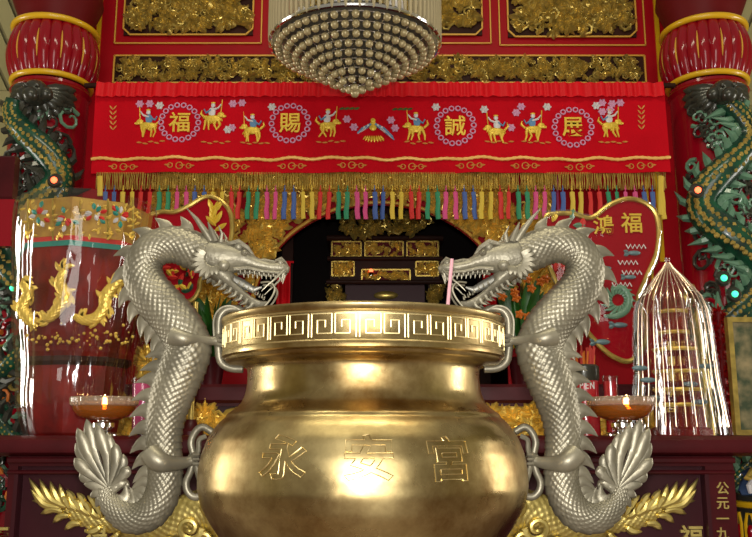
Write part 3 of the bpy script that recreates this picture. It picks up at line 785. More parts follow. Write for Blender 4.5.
# characters on it
kf = mpp(500, Yf)
for i, c in enumerate('公元一九九'):
    p = P(722.5, 488 + 15.2 * i, Yf - .014); b = MB(); put_glyph(b, c, (p.x, Yf - .014, p.z), 13 * kf, .006, bold=.01); b.build('gilded_numeral', M['gilt_pale'], ft)
for c, u in (('福', 691), ('禄', 96), ('年', 2)):
    p = P(u, 537 if u > 10 else 535, Yf + .015); b = MB(); put_glyph(b, c, (p.x, (Yf if u > 10 else Yf - .03) + .015, p.z), 24 * kf, .012, bold=.02); b.build('gilded_character', M['gilt_pale'], ft)
# gilded dragon relief
def gpx(pts, Y): return [(P(u, v, Y).x, P(u, v, Y).z, *(r * kf for r in rest)) for u, v, *rest in pts]
for mir in (False, True):
    mx = P(363.5, 500, Yf).x
    b = MB(mx if mir else None)
    scaly(b, gpx([(57, 506, 6), (70, 513, 9), (86, 519, 11), (110, 524, 11), (140, 531, 13), (165, 527, 16), (185, 515, 20), (205, 512, 22), (222, 522, 22), (232, 545, 22), (228, 580, 20)], Yf), Yf + .03, .022, 14, .006, .45)
    for k in range(18):                                            # mane flames along the back
        t = k / 17; u = 70 + 90 * t; v = 500 + 22 * t - (6 if k % 2 else 0)
        pp = gpx([(u, v + 8), (u - 4, v), (u - 9, v - 5)], Yf); blade(b, pp, 3.2 * kf, .01, 6, Yf + .0)
    for (u, v, du, dv) in ((118, 533, -8, 6), (150, 537, -4, 9), (100, 527, -10, 4)):
        blade(b, gpx([(u, v), (u + du * .6, v + dv), (u + du * 1.6, v + dv * 1.2)], Yf), 4 * kf, .01, 6, Yf + .005)
    dr = b.build('dragon_relief', M['gilt_pale'], ft)
    b = MB(mx if mir else None)
    for i, (ru, rv, u, v) in enumerate(((62, 506, 28, 478), (66, 507, 39, 479), (71, 508, 49, 481), (76, 510, 59, 484), (82, 512, 67, 489), (90, 515, 77, 497), (100, 518, 88, 504), (60, 508, 30, 489), (60, 510, 31, 501), (62, 512, 40, 514), (68, 516, 52, 523), (80, 524, 64, 530))):
        dx, dv = u - ru, v - rv; kx, kv = -dv * .16, dx * .16
        if i >= 8: kx, kv = -kx, -kv
        blade(b, gpx([(ru, rv), (ru + dx * .4 - kx, rv + dv * .4 - kv), (ru + dx * .75 - kx * .5, rv + dv * .75 - kv * .5), (u, v)], Yf), 3.9 * kf, .012, 8, Yf + .008 - .003 * (i % 2), prof=lambda t: (.55 + .5 * sin(PI * t)) * (1 - t ** 4))
    b.build('tail_fin', M['gilt_pale'], dr)
    b = MB(mx if mir else None)                                     # coil and cloud scrolls just behind the urn
    for (u, v, s) in ((190, 528, 13), (212, 505, 12), (236, 530, 14), (170, 545, 10), (205, 540, 11)):
        ps = []
        for k in range(20): a = k / 19 * 9; q = s * (1 - .8 * k / 19); ps.append((P(u + q * cos(a), v + q * sin(a), Yf).x, Yf - .005, P(u, v + q * sin(a), Yf).z))
        b.tube(ps, [.012 - .005 * k / 19 for k in range(20)], 7)
    b.build('cloud_scroll', M['gilt_pale'], dr)

# taller table behind
r0, r1 = P(60, 400, 3.42).x, P(690, 400, 3.42).x
rt = thing('rear_altar_table', ((r0 + r1) / 2, 3.45, 0), 'taller maroon altar table with gilded carved apron, behind the urn neck', 'table')
b = MB(); b.cbox(r0, r1, 3.42, 3.80, RT - .075, RT, .012); b.build('table_top', M['maroon'], rt, smooth=False)
za, zb_ = P(0, 437, 3.45).z, RT - .075
for u in (72, 678): x = P(u, 420, 3.45).x; MB().box(x - .04, x + .04, 3.44, 3.52, 0, zb_).build('leg', M['maroon'], rt, smooth=False)
b = MB(); b.mi(0).box(r0 + .08, r1 - .08, 3.47, 3.49, za - .3, zb_)
b.mi(1); scrolls(b, lambda x, z: True, (r0 + .1, r1 - .1, za - .05, zb_ - .03), 3.465, 420, .085, .02, random.Random(77), 3)
b.mi(2).box(r0 + .02, r1 - .02, 3.44, 3.47, zb_ - .012, zb_)
b.build('carved_apron', [M['maroon_d'], M['gilt'], M['maroon']], rt)

# ------------------------------------------------------------------ the urn and its dragon handles
k2 = mpp(440, UY)
def zu(v): return P(0, v + 4.5 * max(0, min(1, (420 - v) / 40)), UY).z
urn = thing('incense_urn', (UX, UY, .76), 'large polished brass incense urn with two grey dragon handles', 'urn')
R_ = lambda px: px * k2 * .985
prof = [(R_(60), .80), (R_(85), zu(600)), (R_(118), zu(562)), (R_(138), zu(539)), (R_(152), zu(518)), (R_(160), zu(503)), (R_(164), zu(486)), (R_(164), zu(470)), (R_(161), zu(453)), (R_(155), zu(437)), (R_(146), zu(424)), (R_(139), zu(417.5)), (R_(137), zu(416.5)), (R_(139), zu(415)), (R_(131), zu(409)), (R_(124), zu(402)), (R_(120), zu(392)), (R_(118.5), zu(382)), (R_(118), zu(372)), (R_(119), zu(364)), (R_(126), zu(361.5)), (R_(138), zu(361)), (R_(141.5), zu(359)), (R_(142), zu(355))]
pp_ = np.array(prof[1:]); dd_ = np.r_[0, np.cumsum(np.hypot(*np.diff(pp_, axis=0).T))]; ss_ = np.linspace(0, dd_[-1], 130)
ps = np.stack([np.interp(ss_, dd_, pp_[:, 0]), np.interp(ss_, dd_, pp_[:, 1])], 1)
for _ in range(2): ps[1:-1] = (ps[:-2] + ps[1:-1] * 2 + ps[2:]) / 4
ps = [tuple(q) for q in ps]
b = MB(); b.lathe([(R_(60), .80)] + ps, (UX, UY, 0), 128); b.build('bowl', M['brass'], urn, angle=50)
rimR = R_(143.5)
b = MB(); b.lathe([(R_(141), zu(357)), (R_(144.5), zu(355)), (R_(144.5), zu(352)), (rimR, zu(350)), (rimR, zu(324)), (R_(145.5), zu(322)), (R_(146), zu(319)), (R_(144), zu(317.2)), (R_(139), zu(317)), (R_(134), zu(321)), (R_(132), zu(356)), (R_(112), zu(360)), (R_(110), zu(385)), (0.0001, zu(387))], (UX, UY, 0), 160); b.build('rim', M['brass'], urn, angle=35)
b = MB(); b.lathe([(R_(45), .76), (R_(80), .76), (R_(82), .79), (R_(70), .83), (R_(60), .86)], (UX, UY, 0), 48); b.build('foot', M['brass'], urn)
b = MB(); b.lathe([(0.0001, zu(327)), (R_(80), zu(328)), (R_(131), zu(330)), (R_(131), zu(345)), (.0001, zu(345))], (UX, UY, 0), 48); b.build('ash', M['grey'], urn)
# Greek-key band
b = MB(); zt0, zt1 = zu(347.5), zu(327.5); hh = zt1 - zt0; nu = 42
def key_pt(a, z): return (UX + (rimR + .001) * sin(a), UY - (rimR + .001) * cos(a), z)
def key_line(pts, r=.0016):
    for (a0, z0_), (a1, z1_) in zip(pts[:-1], pts[1:]):
        n = max(1, int(abs(a1 - a0) / .03)); b.tube([key_pt(a0 + (a1 - a0) * i / n, z0_ + (z1_ - z0_) * i / n) for i in range(n + 1)], r, 4, twist=PI / 4)
for i in range(nu):
    a0 = 2 * PI * i / nu - 0.02; da = 2 * PI / nu; m_ = i % 2
    g = [(.07, 0), (.07, 1), (.93, 1), (.93, .16), (.32, .16), (.32, .72), (.66, .72), (.66, .42)]
    key_line([(a0 + da * (1 - x if m_ else x), zt0 + hh * z) for x, z in g])
b.ring((UX, UY, zu(325)), rimR, .002, 128, 5); b.ring((UX, UY, zu(350)), rimR, .002, 128, 5)
b.build('greek_key_band', M['brass_line'], urn, smooth=False)
# three engraved characters
pz = np.array([q[1] for q in ps]); pr_ = np.array([q[0] for q in ps])
def belly_r(z): return float(np.interp(z, pz, pr_))
def engrave(ch, u, v, w, h):
    vs, fs = glyph(ch, 0, .02)
    cnt = {}
    for f in fs:
        for i in range(len(f)):
            e = (f[i], f[(i + 1) % len(f)]); cnt[tuple(sorted(e))] = cnt.get(tuple(sorted(e)), 0) + 1
    key = {}
    def kk(i): return (round(vs[i].x, 4), round(vs[i].y, 4))
    cnt = {}
    for f in fs:
        for i in range(len(f)):
            a_, c_ = kk(f[i]), kk(f[(i + 1) % len(f)])
            if a_ != c_: e = (min(a_, c_), max(a_, c_)); cnt[e] = cnt.get(e, 0) + 1
    ed = [e for e, n in cnt.items() if n == 1]; nb_ = {}
    for a_, c_ in ed: nb_.setdefault(a_, []).append(c_); nb_.setdefault(c_, []).append(a_)
    seen = set(); b = MB(); c0 = P(u, v, UY - R_(155)); ang0 = math.asin((c0.x - UX) / R_(162)); zc_ = c0.z
    def on(p):
        z = zc_ + p[1] * h; r = belly_r(z) + .0006; a = ang0 + p[0] * w / r; return (UX + r * sin(a), UY - r * cos(a), z)
    for s in nb_:
        if s in seen: continue
        loop = [s]; seen.add(s); cur = s
        while True:
            nx = [q for q in nb_[cur] if q not in seen]
            if not nx: break
            cur = nx[0]; seen.add(cur); loop.append(cur)
        if len(loop) > 2: b.tube([on(q) for q in loop + [loop[0]]], .0011, 5, cap=False)
    b.build('engraved_character', M['groove'], urn)
for c, u, v in (('永', 281, 457), ('安', 369, 457), ('宮', 452, 459)): engrave(c, u, v, 55 * mpp(457, UY - .38), 47 * mpp(457, UY - .38))

kd = mpp(350, UY)
def D(u, v): p = P(u, v, UY); return (p.x, p.z)
def make_dragon(mir):
    MX = UX if mir else None
    mk = lambda: MB(MX)
    def c3(pts): return [(*D(u, v), r * mpp(v, UY)) + tuple(x * mpp(v, UY) for x in rest) for u, v, r, *rest in pts]
    spine = [(106, 487, 6.5), (108, 500, 9), (117, 511, 12), (131, 518, 14.5), (147, 515, 16), (159, 502, 16.5), (165, 482, 16.5), (165, 460, 16.5), (164, 440, 17), (166, 418, 18.5), (172, 395, 21), (181, 372, 22.5), (188, 350, 22.5), (183, 332, 22), (171, 315, 21.5), (157, 300, 21), (146, 284, 19.5), (143, 268, 18.5), (149, 254, 17.5), (162, 246, 17.5), (177, 245, 18), (192, 250, 18.5), (206, 256, 18)]
    b = mk()
    X, Z, R, nx, nz, s = scaly(b, c3(spine), UY, .0165, 20, .0036, .95, 6, belly=PI)
    dr = b.build('dragon_handle', M['pewter'], urn, angle=75)
    part_label(dr, 'grey metal dragon handle on the right of the urn' if mir else 'grey metal dragon handle on the left of the urn')
    # dorsal fins on the outer side (normal points left of travel)
    L = s[-1]; nf = 27
    for i in range(nf):
        st = L * (.055 + .87 * i / (nf - 1)); j = int(np.searchsorted(s, st)); j = min(max(j, 2), len(s) - 3)
        sgn = 1
        ox, oz = nx[j] * sgn, nz[j] * sgn; txx, tzz = nz[j], -nx[j]
        r = R[j]; h = (9 + 4 * sin(PI * i / (nf - 1))) * kd; wd = L / nf * .62
        p0 = np.array((X[j] + ox * r * .82, Z[j] + oz * r * .82)); h *= 1.25
        t = np.array((txx, tzz)); o = np.array((ox, oz))
        b = mk(); blade(b, [tuple(q) for q in (p0 + t * wd * .1, p0 + o * h * .5 + t * wd * .05, p0 + o * h * .9 - t * wd * .3, p0 + o * h * 1.3 - t * wd * .9)], wd * 1.15, .007, 8, UY, prof=lambda q: max(0, 1 - q))
        b.build('dorsal_fin', M['pewter'], dr)
    # tail fin of flame blades
    b = mk(); root = (109, 489)
    edge = [(104, 489), (92, 482), (79, 473), (85, 467), (75, 458), (82, 451), (75, 443), (81, 437), (78, 428), (83, 424), (86, 419), (92, 426), (97, 424), (100, 433), (107, 433), (109, 441), (116, 443), (116, 451), (123, 454), (121, 461), (129, 466), (124, 473), (128, 481), (114, 489)]
    for i in (2, 4, 6, 8, 10, 12, 14, 16, 18, 20, 22):
        u, v = edge[i]; side = -1 if u < 97 else 1
        mu, mv = root[0] + (u - root[0]) * .5 + side * 3.5, root[1] + (v - root[1]) * .5 - 1
        blade(b, [D(root[0] + (u - root[0]) * .05, root[1] + (v - root[1]) * .05), D(mu, mv), D(root[0] + (u - root[0]) * .8 + side * 1.5, root[1] + (v - root[1]) * .8), D(u, v)], 6.0 * kd, .0065, 8, UY - .004 + .004 * (i % 4), prof=lambda t: (.22 + .80 * sin(PI * min(1, t ** 1.3 * .9)) ** .9) * (1 - t ** 7))
    for k, (u, v) in enumerate(((84, 484), (90, 497), (96, 507), (121, 487), (128, 482))): blade(b, [D(107, 494 + (6 if k == 2 else 0)), D((u + 107) / 2, (v + 492) / 2 - 2), D(u, v)], 5.5 * kd, .008, 8, UY)
    b.build('tail_fin', M['pewter'], dr)
    # head
    b = mk()
    hd = smooth_path([(*D(u, v), hh_ * kd, ww * kd) for u, v, hh_, ww in ((198, 254, 17, 16), (210, 257, 18.5, 18), (222, 258.5, 18, 18), (234, 259, 15, 16.5), (243, 260.5, 12, 14), (251, 263, 8.5, 12), (260, 266, 6.8, 10.5), (270, 268, 6, 9.5), (279, 268.5, 6.4, 9.5), (285, 269, 5.6, 8), (289, 270, 3, 4))], 4)
    sg = 20; vs = []; fs = []; n = len(hd)
    for i, q in enumerate(hd):
        t = hd[min(i + 1, n - 1)] - hd[max(i - 1, 0)]; t = t[:2] / np.linalg.norm(t[:2])
        for k in range(sg):
            a = 2 * PI * k / sg; vs.append((q[0] - t[1] * sin(a) * q[2], UY + cos(a) * q[3], q[1] + t[0] * sin(a) * q[2]))
    for i in range(n - 1):
        for k in range(sg): fs.append((i * sg + k, i * sg + (k + 1) % sg, (i + 1) * sg + (k + 1) % sg, (i + 1) * sg + k))
    fs += [tuple(reversed(range(sg))), tuple(range((n - 1) * sg, n * sg))]; fs = [f[::-1] for f in fs]
    b.add(vs, fs)
    def H(u, v, y=0): x, z = D(u, v); return (x, UY + y * kd, z)
    for sd in (-1, 1):
        b.ball(H(240, 249, sd * 9), 5.2 * kd, 12, 8)                                   # brow bulges
        b.tube([H(230, 246, sd * 11), H(240, 244, sd * 11.5), H(249, 250, sd * 11), H(254, 256, sd * 10)], [2 * kd, 3 * kd, 2.4 * kd, .8 * kd], 8)
        b.ball(H(226, 268, sd * 13.5), 6.5 * kd, 12, 8, sz=.9)                         # cheek
        b.ball(H(281, 264, sd * 5), 3.6 * kd, 10, 7)                                   # nostrils
        b.tube([H(276, 262, sd * 6), H(282, 259.5, sd * 6.5), H(287, 264, sd * 5)], [1.4 * kd, 1.8 * kd, .8 * kd], 7)
        b.tube([H(236, 271, sd * 12), H(250, 270, sd * 11.5), H(264, 273, sd * 10), H(277, 274, sd * 9), H(286, 273, sd * 6)], [2.2 * kd, 1.9 * kd, 1.6 * kd, 1.6 * kd, 1.2 * kd], 8)   # upper lip
        b.tube([H(255, 262, sd * 6), H(265, 261, sd * 5.5), H(276, 262.5, sd * 4)], [2 * kd, 1.6 * kd, 1 * kd], 7)
    for j in range(5): b.ball(H(222 + j * 5, 242 + j * 1.2, 0), 3.2 * kd, 8, 6)
    head = b.build('head', M['pewter_head'], dr)
    for sd in (-1, 1):
        b = mk(); b.ball(H(246, 255.5, sd * 12), 3.5 * kd, 12, 8); b.ball(H(246.8, 255.5, sd * 14.6), 1.6 * kd, 8, 6); b.build('eye', M['pewter'], dr)
        # teeth
        b = mk()
        for j in range(9):
            u = 242 + j * 4.6; v = 272 + j * .35; b.tube([H(u, v, sd * (11.2 - j * .45)), H(u + .3, v + 3.8, sd * (11.2 - j * .45))], [1.2 * kd, .2 * kd], 6)
        b.tube([H(284, 274, sd * 5.5), H(282, 283, sd * 5.5)], [1.6 * kd, .3 * kd], 6)
        for j in range(6):
            u = 240 + j * 4.5; v = 286 + j * 2.6; b.tube([H(u, v, sd * (9 - j * .5)), H(u + 1.5, v - 4, sd * (9 - j * .5))], [1.2 * kd, .2 * kd], 6)
        b.build('teeth', M['pewter'], dr)
        # horns
        b = mk(); b.tube([H(213, 243, sd * 9), H(206, 232, sd * 11), H(199, 222, sd * 13), H(190, 212, sd * 15)], [4.4 * kd, 3.4 * kd, 2.2 * kd, .4 * kd], 10); b.build('horn', M['pewter'], dr)
        b = mk(); b.tube([H(217, 243, sd * 10), H(214, 234, sd * 14), H(211, 226, sd * 17)], [4 * kd, 2.6 * kd, .4 * kd], 8); b.tube([H(222, 244, sd * 10), H(224, 236, sd * 13), H(221, 229, sd * 15)], [2.6 * kd, 1.6 * kd, .3 * kd], 8); b.build('ear', M['pewter'], dr)
        # cheek frill of pointed leaves
        b = mk()
        for j in range(9):
            a = math.radians(150 + j * 17); r0_ = 7; r1_ = 23 - abs(j - 4) * .8; ex = r1_ if j < 7 else 17
            c0 = (216, 262)
            pts = [(c0[0] + cos(a) * q, c0[1] - sin(a) * q) for q in (r0_, ex * .6, ex)]
            yy = [sd * (15.5 + 4 * t) for t in (0, .5, 1)]
            blade(b, [D(*q) for q in pts], 4.4 * kd, .006, 6, (lambda t, sd=sd: UY + sd * (16 + 3.5 * t) * kd))
        b.build('cheek_frill', M['pewter'], dr)
        # whisker
        b = mk(); b.tube([H(285, 271, sd * 7), H(277, 280, sd * 10), H(268, 288, sd * 12), H(263, 293, sd * 12)], [1.5 * kd, 1.2 * kd, .9 * kd, .4 * kd], 7)
        b.tube(smooth_path([H(262, 284, sd * 8), H(271, 284, sd * 10), H(276, 290, sd * 11), H(273, 299, sd * 11), H(265, 309, sd * 10)], 4), 1.1 * kd, 7); b.build('whisker', M['pewter'], dr)
    # lower jaw
    b = mk()
    jw = smooth_path([(*D(u, v), a_ * kd, c_ * kd) for u, v, a_, c_ in ((212, 268, 9, 14), (224, 276, 8.5, 13), (235, 285, 7, 11.5), (245, 294, 6.4, 10), (253, 300, 7.2, 9), (261, 303, 6, 7), (267, 302, 2.5, 3.5))], 4)
    vs = []; fs = []; n = len(jw)
    for i, q in enumerate(jw):
        t = jw[min(i + 1, n - 1)] - jw[max(i - 1, 0)]; t = t[:2] / np.linalg.norm(t[:2])
        for k in range(16):
            a = 2 * PI * k / 16; sgz = sin(a); sgz = sgz * (.35 if sgz > 0 and i > 6 else 1); vs.append((q[0] - t[1] * sgz * q[2], UY + cos(a) * q[3], q[1] + t[0] * sgz * q[2]))
    for i in range(n - 1):
        for k in range(16): fs.append((i * 16 + k, (i + 1) * 16 + k, (i + 1) * 16 + (k + 1) % 16, i * 16 + (k + 1) % 16))
    fs += [tuple(range(16)), tuple(reversed(range((n - 1) * 16, n * 16)))]; b.add(vs, fs)
    b.tube([H(258, 306, 0), H(262, 312, 0), H(268, 314, 0)], [4 * kd, 2.6 * kd, .5 * kd], 8)
    for j in range(7):
        t = j / 6; u, v = 222 + 32 * t, 284 + 22 * t
        for sd in (-1, 1): b.tube([H(u, v - 2, sd * 8), H(u - 2, v + 2, sd * 9), H(u - 7, v + 4, sd * 10)], [2.4 * kd, 1.7 * kd, .3 * kd], 6)
    b.build('lower_jaw', M['pewter_head'], dr)
    b = mk(); b.tube([H(228, 277, 0), H(242, 284, 0), H(254, 290, 0), H(262, 287, 0)], [5 * kd, 5 * kd, 3.6 * kd, 1 * kd], 10, .5); b.build('tongue', M['pewter_dark'], dr)
    # legs that grip the loops
    for nm, pts, hand in (('foreleg', ((178, 338, 10), (188, 341, 8.5), (200, 341, 6), (212, 341.5, 4.6), (219, 341, 4.4)), (218, 341)),
                          ('hind_leg', ((154, 452, 10), (164, 461, 10), (176, 463, 7.5), (187, 462, 5.6), (194, 460, 4.8)), (193, 459))):
        b = mk(); yo = -17
        q = smooth_path([(*H(u, v, yo * (1, 1.15, .75, .35, .2)[i]), r * kd) for i, (u, v, r) in enumerate(pts)], 4)
        b.tube([x[:3] for x in q], [x[3] for x in q], 12)
        for j in (-1, 0, 1):                                                           # claws closing on the loop
            u, v = hand; b.tube([H(u - 2, v + j * 2.5, -4), H(u + 2, v + j * 4.5, -7), H(u + 6, v + j * 4.5, -5), H(u + 7.5, v + j * 4, 0)], [2.6 * kd, 2.4 * kd, 2 * kd, .6 * kd], 7)
        b.tube([H(u - 1, v - 4, 2), H(u + 4, v - 4, 6), H(u + 7, v - 2, 3)], [2.4 * kd, 2 * kd, .5 * kd], 7)
        b.build(nm, M['pewter'], dr)
    # loops soldered to the urn
    b = mk()
    b.tube(smooth_path([H(247, 314, -1), H(237, 309, 0), (H(226, 310, 0)), H(219.5, 318, 0), H(218.5, 334, 0), H(218.5, 350, 0), H(221, 362, 0), H(230, 368, 0), H(243, 369, 0)], 5), 4 * kd, 10)
    for s2 in (-1, 1): b.tube(smooth_path([H(243, 312, s2 * 3), H(232, 306.5, s2 * 3), H(221, 309, s2 * 3), H(214.5, 320, s2 * 3), H(215, 340, s2 * 3)], 5), 1.3 * kd, 6)
    part_label(b.build('loop_handle', M['pewter'], urn), 'grey metal loop on the urn rim')
    b = mk()
    b.tube(smooth_path([H(212, 432, 0), H(203, 427, 0), H(196, 431, 0), H(191, 442, 0), H(193, 455, 0), H(191, 470, 0), H(186, 482, 0), H(188, 492, 0), H(195, 497, 0), H(206, 494, 0)], 5), 3.6 * kd, 10)
    b.tube(smooth_path([H(207, 436, -3), H(200, 440, -4), H(199, 450, -3), H(196, 462, -2), H(199, 476, -3), H(203, 488, -3)], 4), 2.6 * kd, 8)
    part_label(b.build('loop_handle', M['pewter'], urn), 'grey metal loop on the urn belly')
make_dragon(False); make_dragon(True)
# joss stick leaning in the urn
a, c = P(452, 259, 1.93), P(447.5, 309, 1.93); a2 = c + (c - a) * .35
b = MB(); b.tube([a, a2], .0042, 8)
tag(b.build('joss_stick', M['pinkstick'], origin=a2), 'single pink joss stick standing in the urn beside the right dragon', 'incense stick')

# ------------------------------------------------------------------ things on the front altar table
def oil_lamp(u, label):
    Y = 2.815; p = P(u, 420, Y); x = p.x; k = mpp(410, Y); t = thing('oil_lamp', (x, Y, TT), label, 'lamp', 'amber glass oil lamps on the altar table')
    z = lambda v: P(0, v, Y).z
    MB().lathe([(19 * k, TT), (19 * k, TT + .006), (9 * k, TT + .012), (7 * k, TT + .016)], (x, Y, 0), 32).build('foot', M['chrome'], t)
    MB().lathe([(6 * k, TT + .012), (7 * k, z(430)), (11 * k, z(427)), (11 * k, z(423)), (6 * k, z(421)), (7 * k, z(419))], (x, Y, 0), 32).build('stem', M['chrome'], t)
    MB().lathe([(.0001, z(420.5)), (14 * k, z(420.3)), (25 * k, z(416)), (30 * k, z(410)), (31.5 * k, z(405)), (29.5 * k, z(405)), (28 * k, z(410)), (22 * k, z(414)), (.0001, z(416))], (x, Y, 0), 56).build('bowl', M['amber'], t)
    n = 34
    MB().lathe([(31 * k, z(406)), (32.5 * k, z(404)), (33 * k, z(398.5)), (32 * k, z(397)), (30.5 * k, z(398.5)), (29.5 * k, z(406)), (31 * k, z(406))], (x, Y, 0), n * 6, fn=lambda a, i: 1 + .022 * abs(sin(a * n / 2))).build('fluted_rim', M['rose_glass'], t)
    MB().lathe([(.0001, z(410)), (28 * k, z(410)), (29 * k, z(407)), (.0001, z(407))], (x, Y, 0), 32).build('oil', M['amber'], t)
    MB().lathe([(.004, z(408)), (.008, z(404)), (.009, z(401)), (.005, z(398)), (.0005, z(395))], (x + .01, Y - .03, 0), 12).build('flame', M['flame'], t)
    return t
oil_lamp(103.5, 'amber glass oil lamp in front of the wrapped lantern, left side of the altar')
oil_lamp(622, 'amber glass oil lamp in front of the red heart-shaped fan, right side')

# wrapped palace lantern on the left
YL = 3.16; lx = P(80, 320, YL).x; kl = mpp(320, YL); zl_ = lambda v: P(0, v, YL - .2).z
def hexprof(rows, name, m, parent, rot=.12):
    b = MB(); b.lathe([(r * kl, z) for r, z in rows], (lx, YL, 0), 8, rot); return b.build(name, m, parent, smooth=False)
lt = thing('palace_lantern', (lx, YL, TT), 'large eight-sided red and gold lantern wrapped in clear cellophane', 'lantern')
hexprof([(62, zl_(239)), (66, zl_(200)), (60, zl_(198))], 'brocade_band', M['gold_cloth'], lt)
hexprof([(64, zl_(242)), (65, zl_(238)), (60, zl_(236))], 'red_trim', M['red_t'], lt)
hexprof([(63, zl_(247)), (64, zl_(242)), (60, zl_(242))], 'teal_trim', M['teal'], lt)
hexprof([(50, zl_(346)), (53, zl_(332)), (60, zl_(290)), (62, zl_(246)), (50, zl_(244))], 'red_body', M['bundle'], lt)
hexprof([(50, zl_(356)), (52.5, zl_(350)), (52, zl_(345)), (45, zl_(344))], 'brown_band', M['bundle'], lt)
hexprof([(49, zl_(364)), (53, zl_(360)), (52, zl_(355)), (45, zl_(354))], 'dark_band', M['darkwood'], lt)
hexprof([(40, TT), (42, TT + .01), (46, zl_(400)), (49, zl_(363)), (40, zl_(362))], 'base', M['bundle'], lt)
b = MB()
for u in (28, 53, 80, 108, 133):
    b.tube([P(u, 199, YL - 61 * kl), P(u, 240, YL - 61 * kl)], .004, 5)
b.build('gold_ribs', M['gilt_dull'], lt)
b = MB(); rr = random.Random(4)
for (u, v) in ((38, 215), (66, 218), (95, 214), (120, 216)):
    c = P(u, v, YL - 64 * kl)
    for k in range(9): a = rr.uniform(0, 6.28); q = rr.uniform(0, .03); b.mi(k % 3).petal((c.x + q * cos(a), c.y, c.z + q * sin(a)), (cos(a), sin(a)), .026, .008, .006)
b.mi(1)
b.build('brocade_flowers', [M['red_t'], M['teal'], M['white_th']], lt)
def relief_dragon(pts, Y, kk):
    b = MB(); q = [(P(u, v, Y).x, P(u, v, Y).z, r * kk) for u, v, r in pts]
    scaly(b, q, Y, .018, 10, .004, .7, 5)
    for i in range(0, len(pts) - 1):
        u, v, r = pts[i]
        for j in range(4):
            a = rr.uniform(0, 6.28); blade(b, [(P(u, v, Y).x, P(u, v, Y).z), (P(u + 6 * cos(a), v + 6 * sin(a), Y).x, P(u, v + 6 * sin(a), Y).z), (P(u + 12 * cos(a + .4), v + 12 * sin(a + .4), Y).x, P(u, v + 12 * sin(a + .4), Y).z)], 2.6 * kk, .006, 6, Y)
    return b.build('gilt_dragon', M['gilt'], lt)
b = MB()
for k in range(90):
    u, v = rr.uniform(24, 138), rr.uniform(202, 236); c = P(u, v, YL - 62.5 * kl); a = rr.uniform(0, 6.28); b.petal(c, (cos(a), sin(a)), .022, .005, .004)
tag(b.build('brocade_weave', M['gilt'], lt), kind='stuff')
relief_dragon([(124, 276, 3), (116, 284, 5), (106, 296, 5.5), (104, 308, 5), (96, 318, 5), (84, 320, 4), (74, 316, 2)], YL - 61 * kl, kl)
relief_dragon([(64, 270, 3), (60, 284, 5), (66, 296, 5), (58, 308, 5), (48, 318, 4), (40, 312, 2)], YL - 61 * kl, kl)
relief_dragon([(22, 282, 3), (28, 294, 5), (22, 308, 5), (30, 320, 5), (36, 328, 2)], YL - 55 * kl, kl)
b = MB()
for k in range(60):
    u, v = rr.uniform(24, 134), rr.gauss(338, 5); p = P(u, v, YL - 57 * kl); b.ball(p, rr.uniform(.003, .007), 6, 5)
tag(b.build('gold_beads', M['gilt'], lt), kind='stuff')
# its cellophane: pleated in upright folds
rr = random.Random(21)
fold = [(rr.uniform(2, 7), rr.uniform(0, 6.28), rr.uniform(.004, .012)) for _ in range(4)] + [(rr.uniform(14, 34), rr.uniform(0, 6.28), rr.uniform(.002, .005)) for _ in range(5)]
b = MB(); rows = [(68, zl_(192)), (70, zl_(205)), (69, zl_(240)), (65, zl_(280)), (63, zl_(320)), (57, zl_(360)), (54, zl_(400)), (48, zl_(425)), (44, TT + .004)]
rows = [tuple(q) for q in smooth_path(rows, 4)]
b.lathe([(r * kl, z) for r, z in rows], (lx, YL, 0), 160, fn=lambda a, i: 1 + sum(am * sin(f * a + ph + i * .05 * f ** .5) for f, ph, am in [(round(f), ph, am) for f, ph, am in fold]))
b.f = b.f[:-2]; b.m = b.m[:-2]
part_label(b.build('cellophane', M['film'], lt, angle=80), 'clear cellophane wrapping')

# heart-shaped fans
def fan(Y, pts, label, chars, seed, cello):
    q = [tuple(x) for x in smooth_path([(P(u, v, Y).x, P(u, v, Y).z) for u, v in pts], 6, True)]
    cxx = sum(p[0] for p in q) / len(q); zmin = min(p[1] for p in q); xb = [p for p in q if p[1] < zmin + .03][0][0]
    t = thing('ceremonial_fan', (xb, Y, TT), label, 'fan', 'red heart-shaped fans on the altar')
    MB().prism(q, Y, Y + .02).build('velvet_face', M['velvet'], t, smooth=False)
    MB().tube([(x, Y - .003, z) for x, z in q + [q[0]]], .010, 8, cap=False).build('gold_border', M['gilt_dull'], t)
    b = MB(); b.tube([(xb, Y + .015, zmin + .01), (xb, Y + .015, TT + .03)], .012, 10); b.build('handle', M['gilt_dull'], t)
    b = MB(); b.lathe([(.05, TT), (.05, TT + .015), (.03, TT + .03), (.02, TT + .06)], (xb, Y + .015, 0), 24); b.build('stand', M['maroon'], t)
    rr = random.Random(seed); b = MB()
    for ch_, u, v, s in chars:
        p = P(u, v, Y); put_glyph(b, ch_, (p.x, Y - .004, p.z), s * mpp(v, Y), .006, bold=.012)
    if chars: b.build('gold_characters', M['gold_th'], t)
    return t, rr
fr, rr = fan(3.31, [(545, 219), (556, 214), (572, 214), (591, 218), (608, 206), (627, 199), (646, 204), (657, 219), (657, 250), (645, 280), (638, 300), (645, 322), (644, 345), (630, 361), (612, 356), (596, 342), (580, 322), (560, 290), (546, 255)],
    'large red heart-shaped fan with gold characters behind the right dragon', (('鴻', 603, 225, 21), ('福', 631, 223, 22)), 5, True)
b = MB()
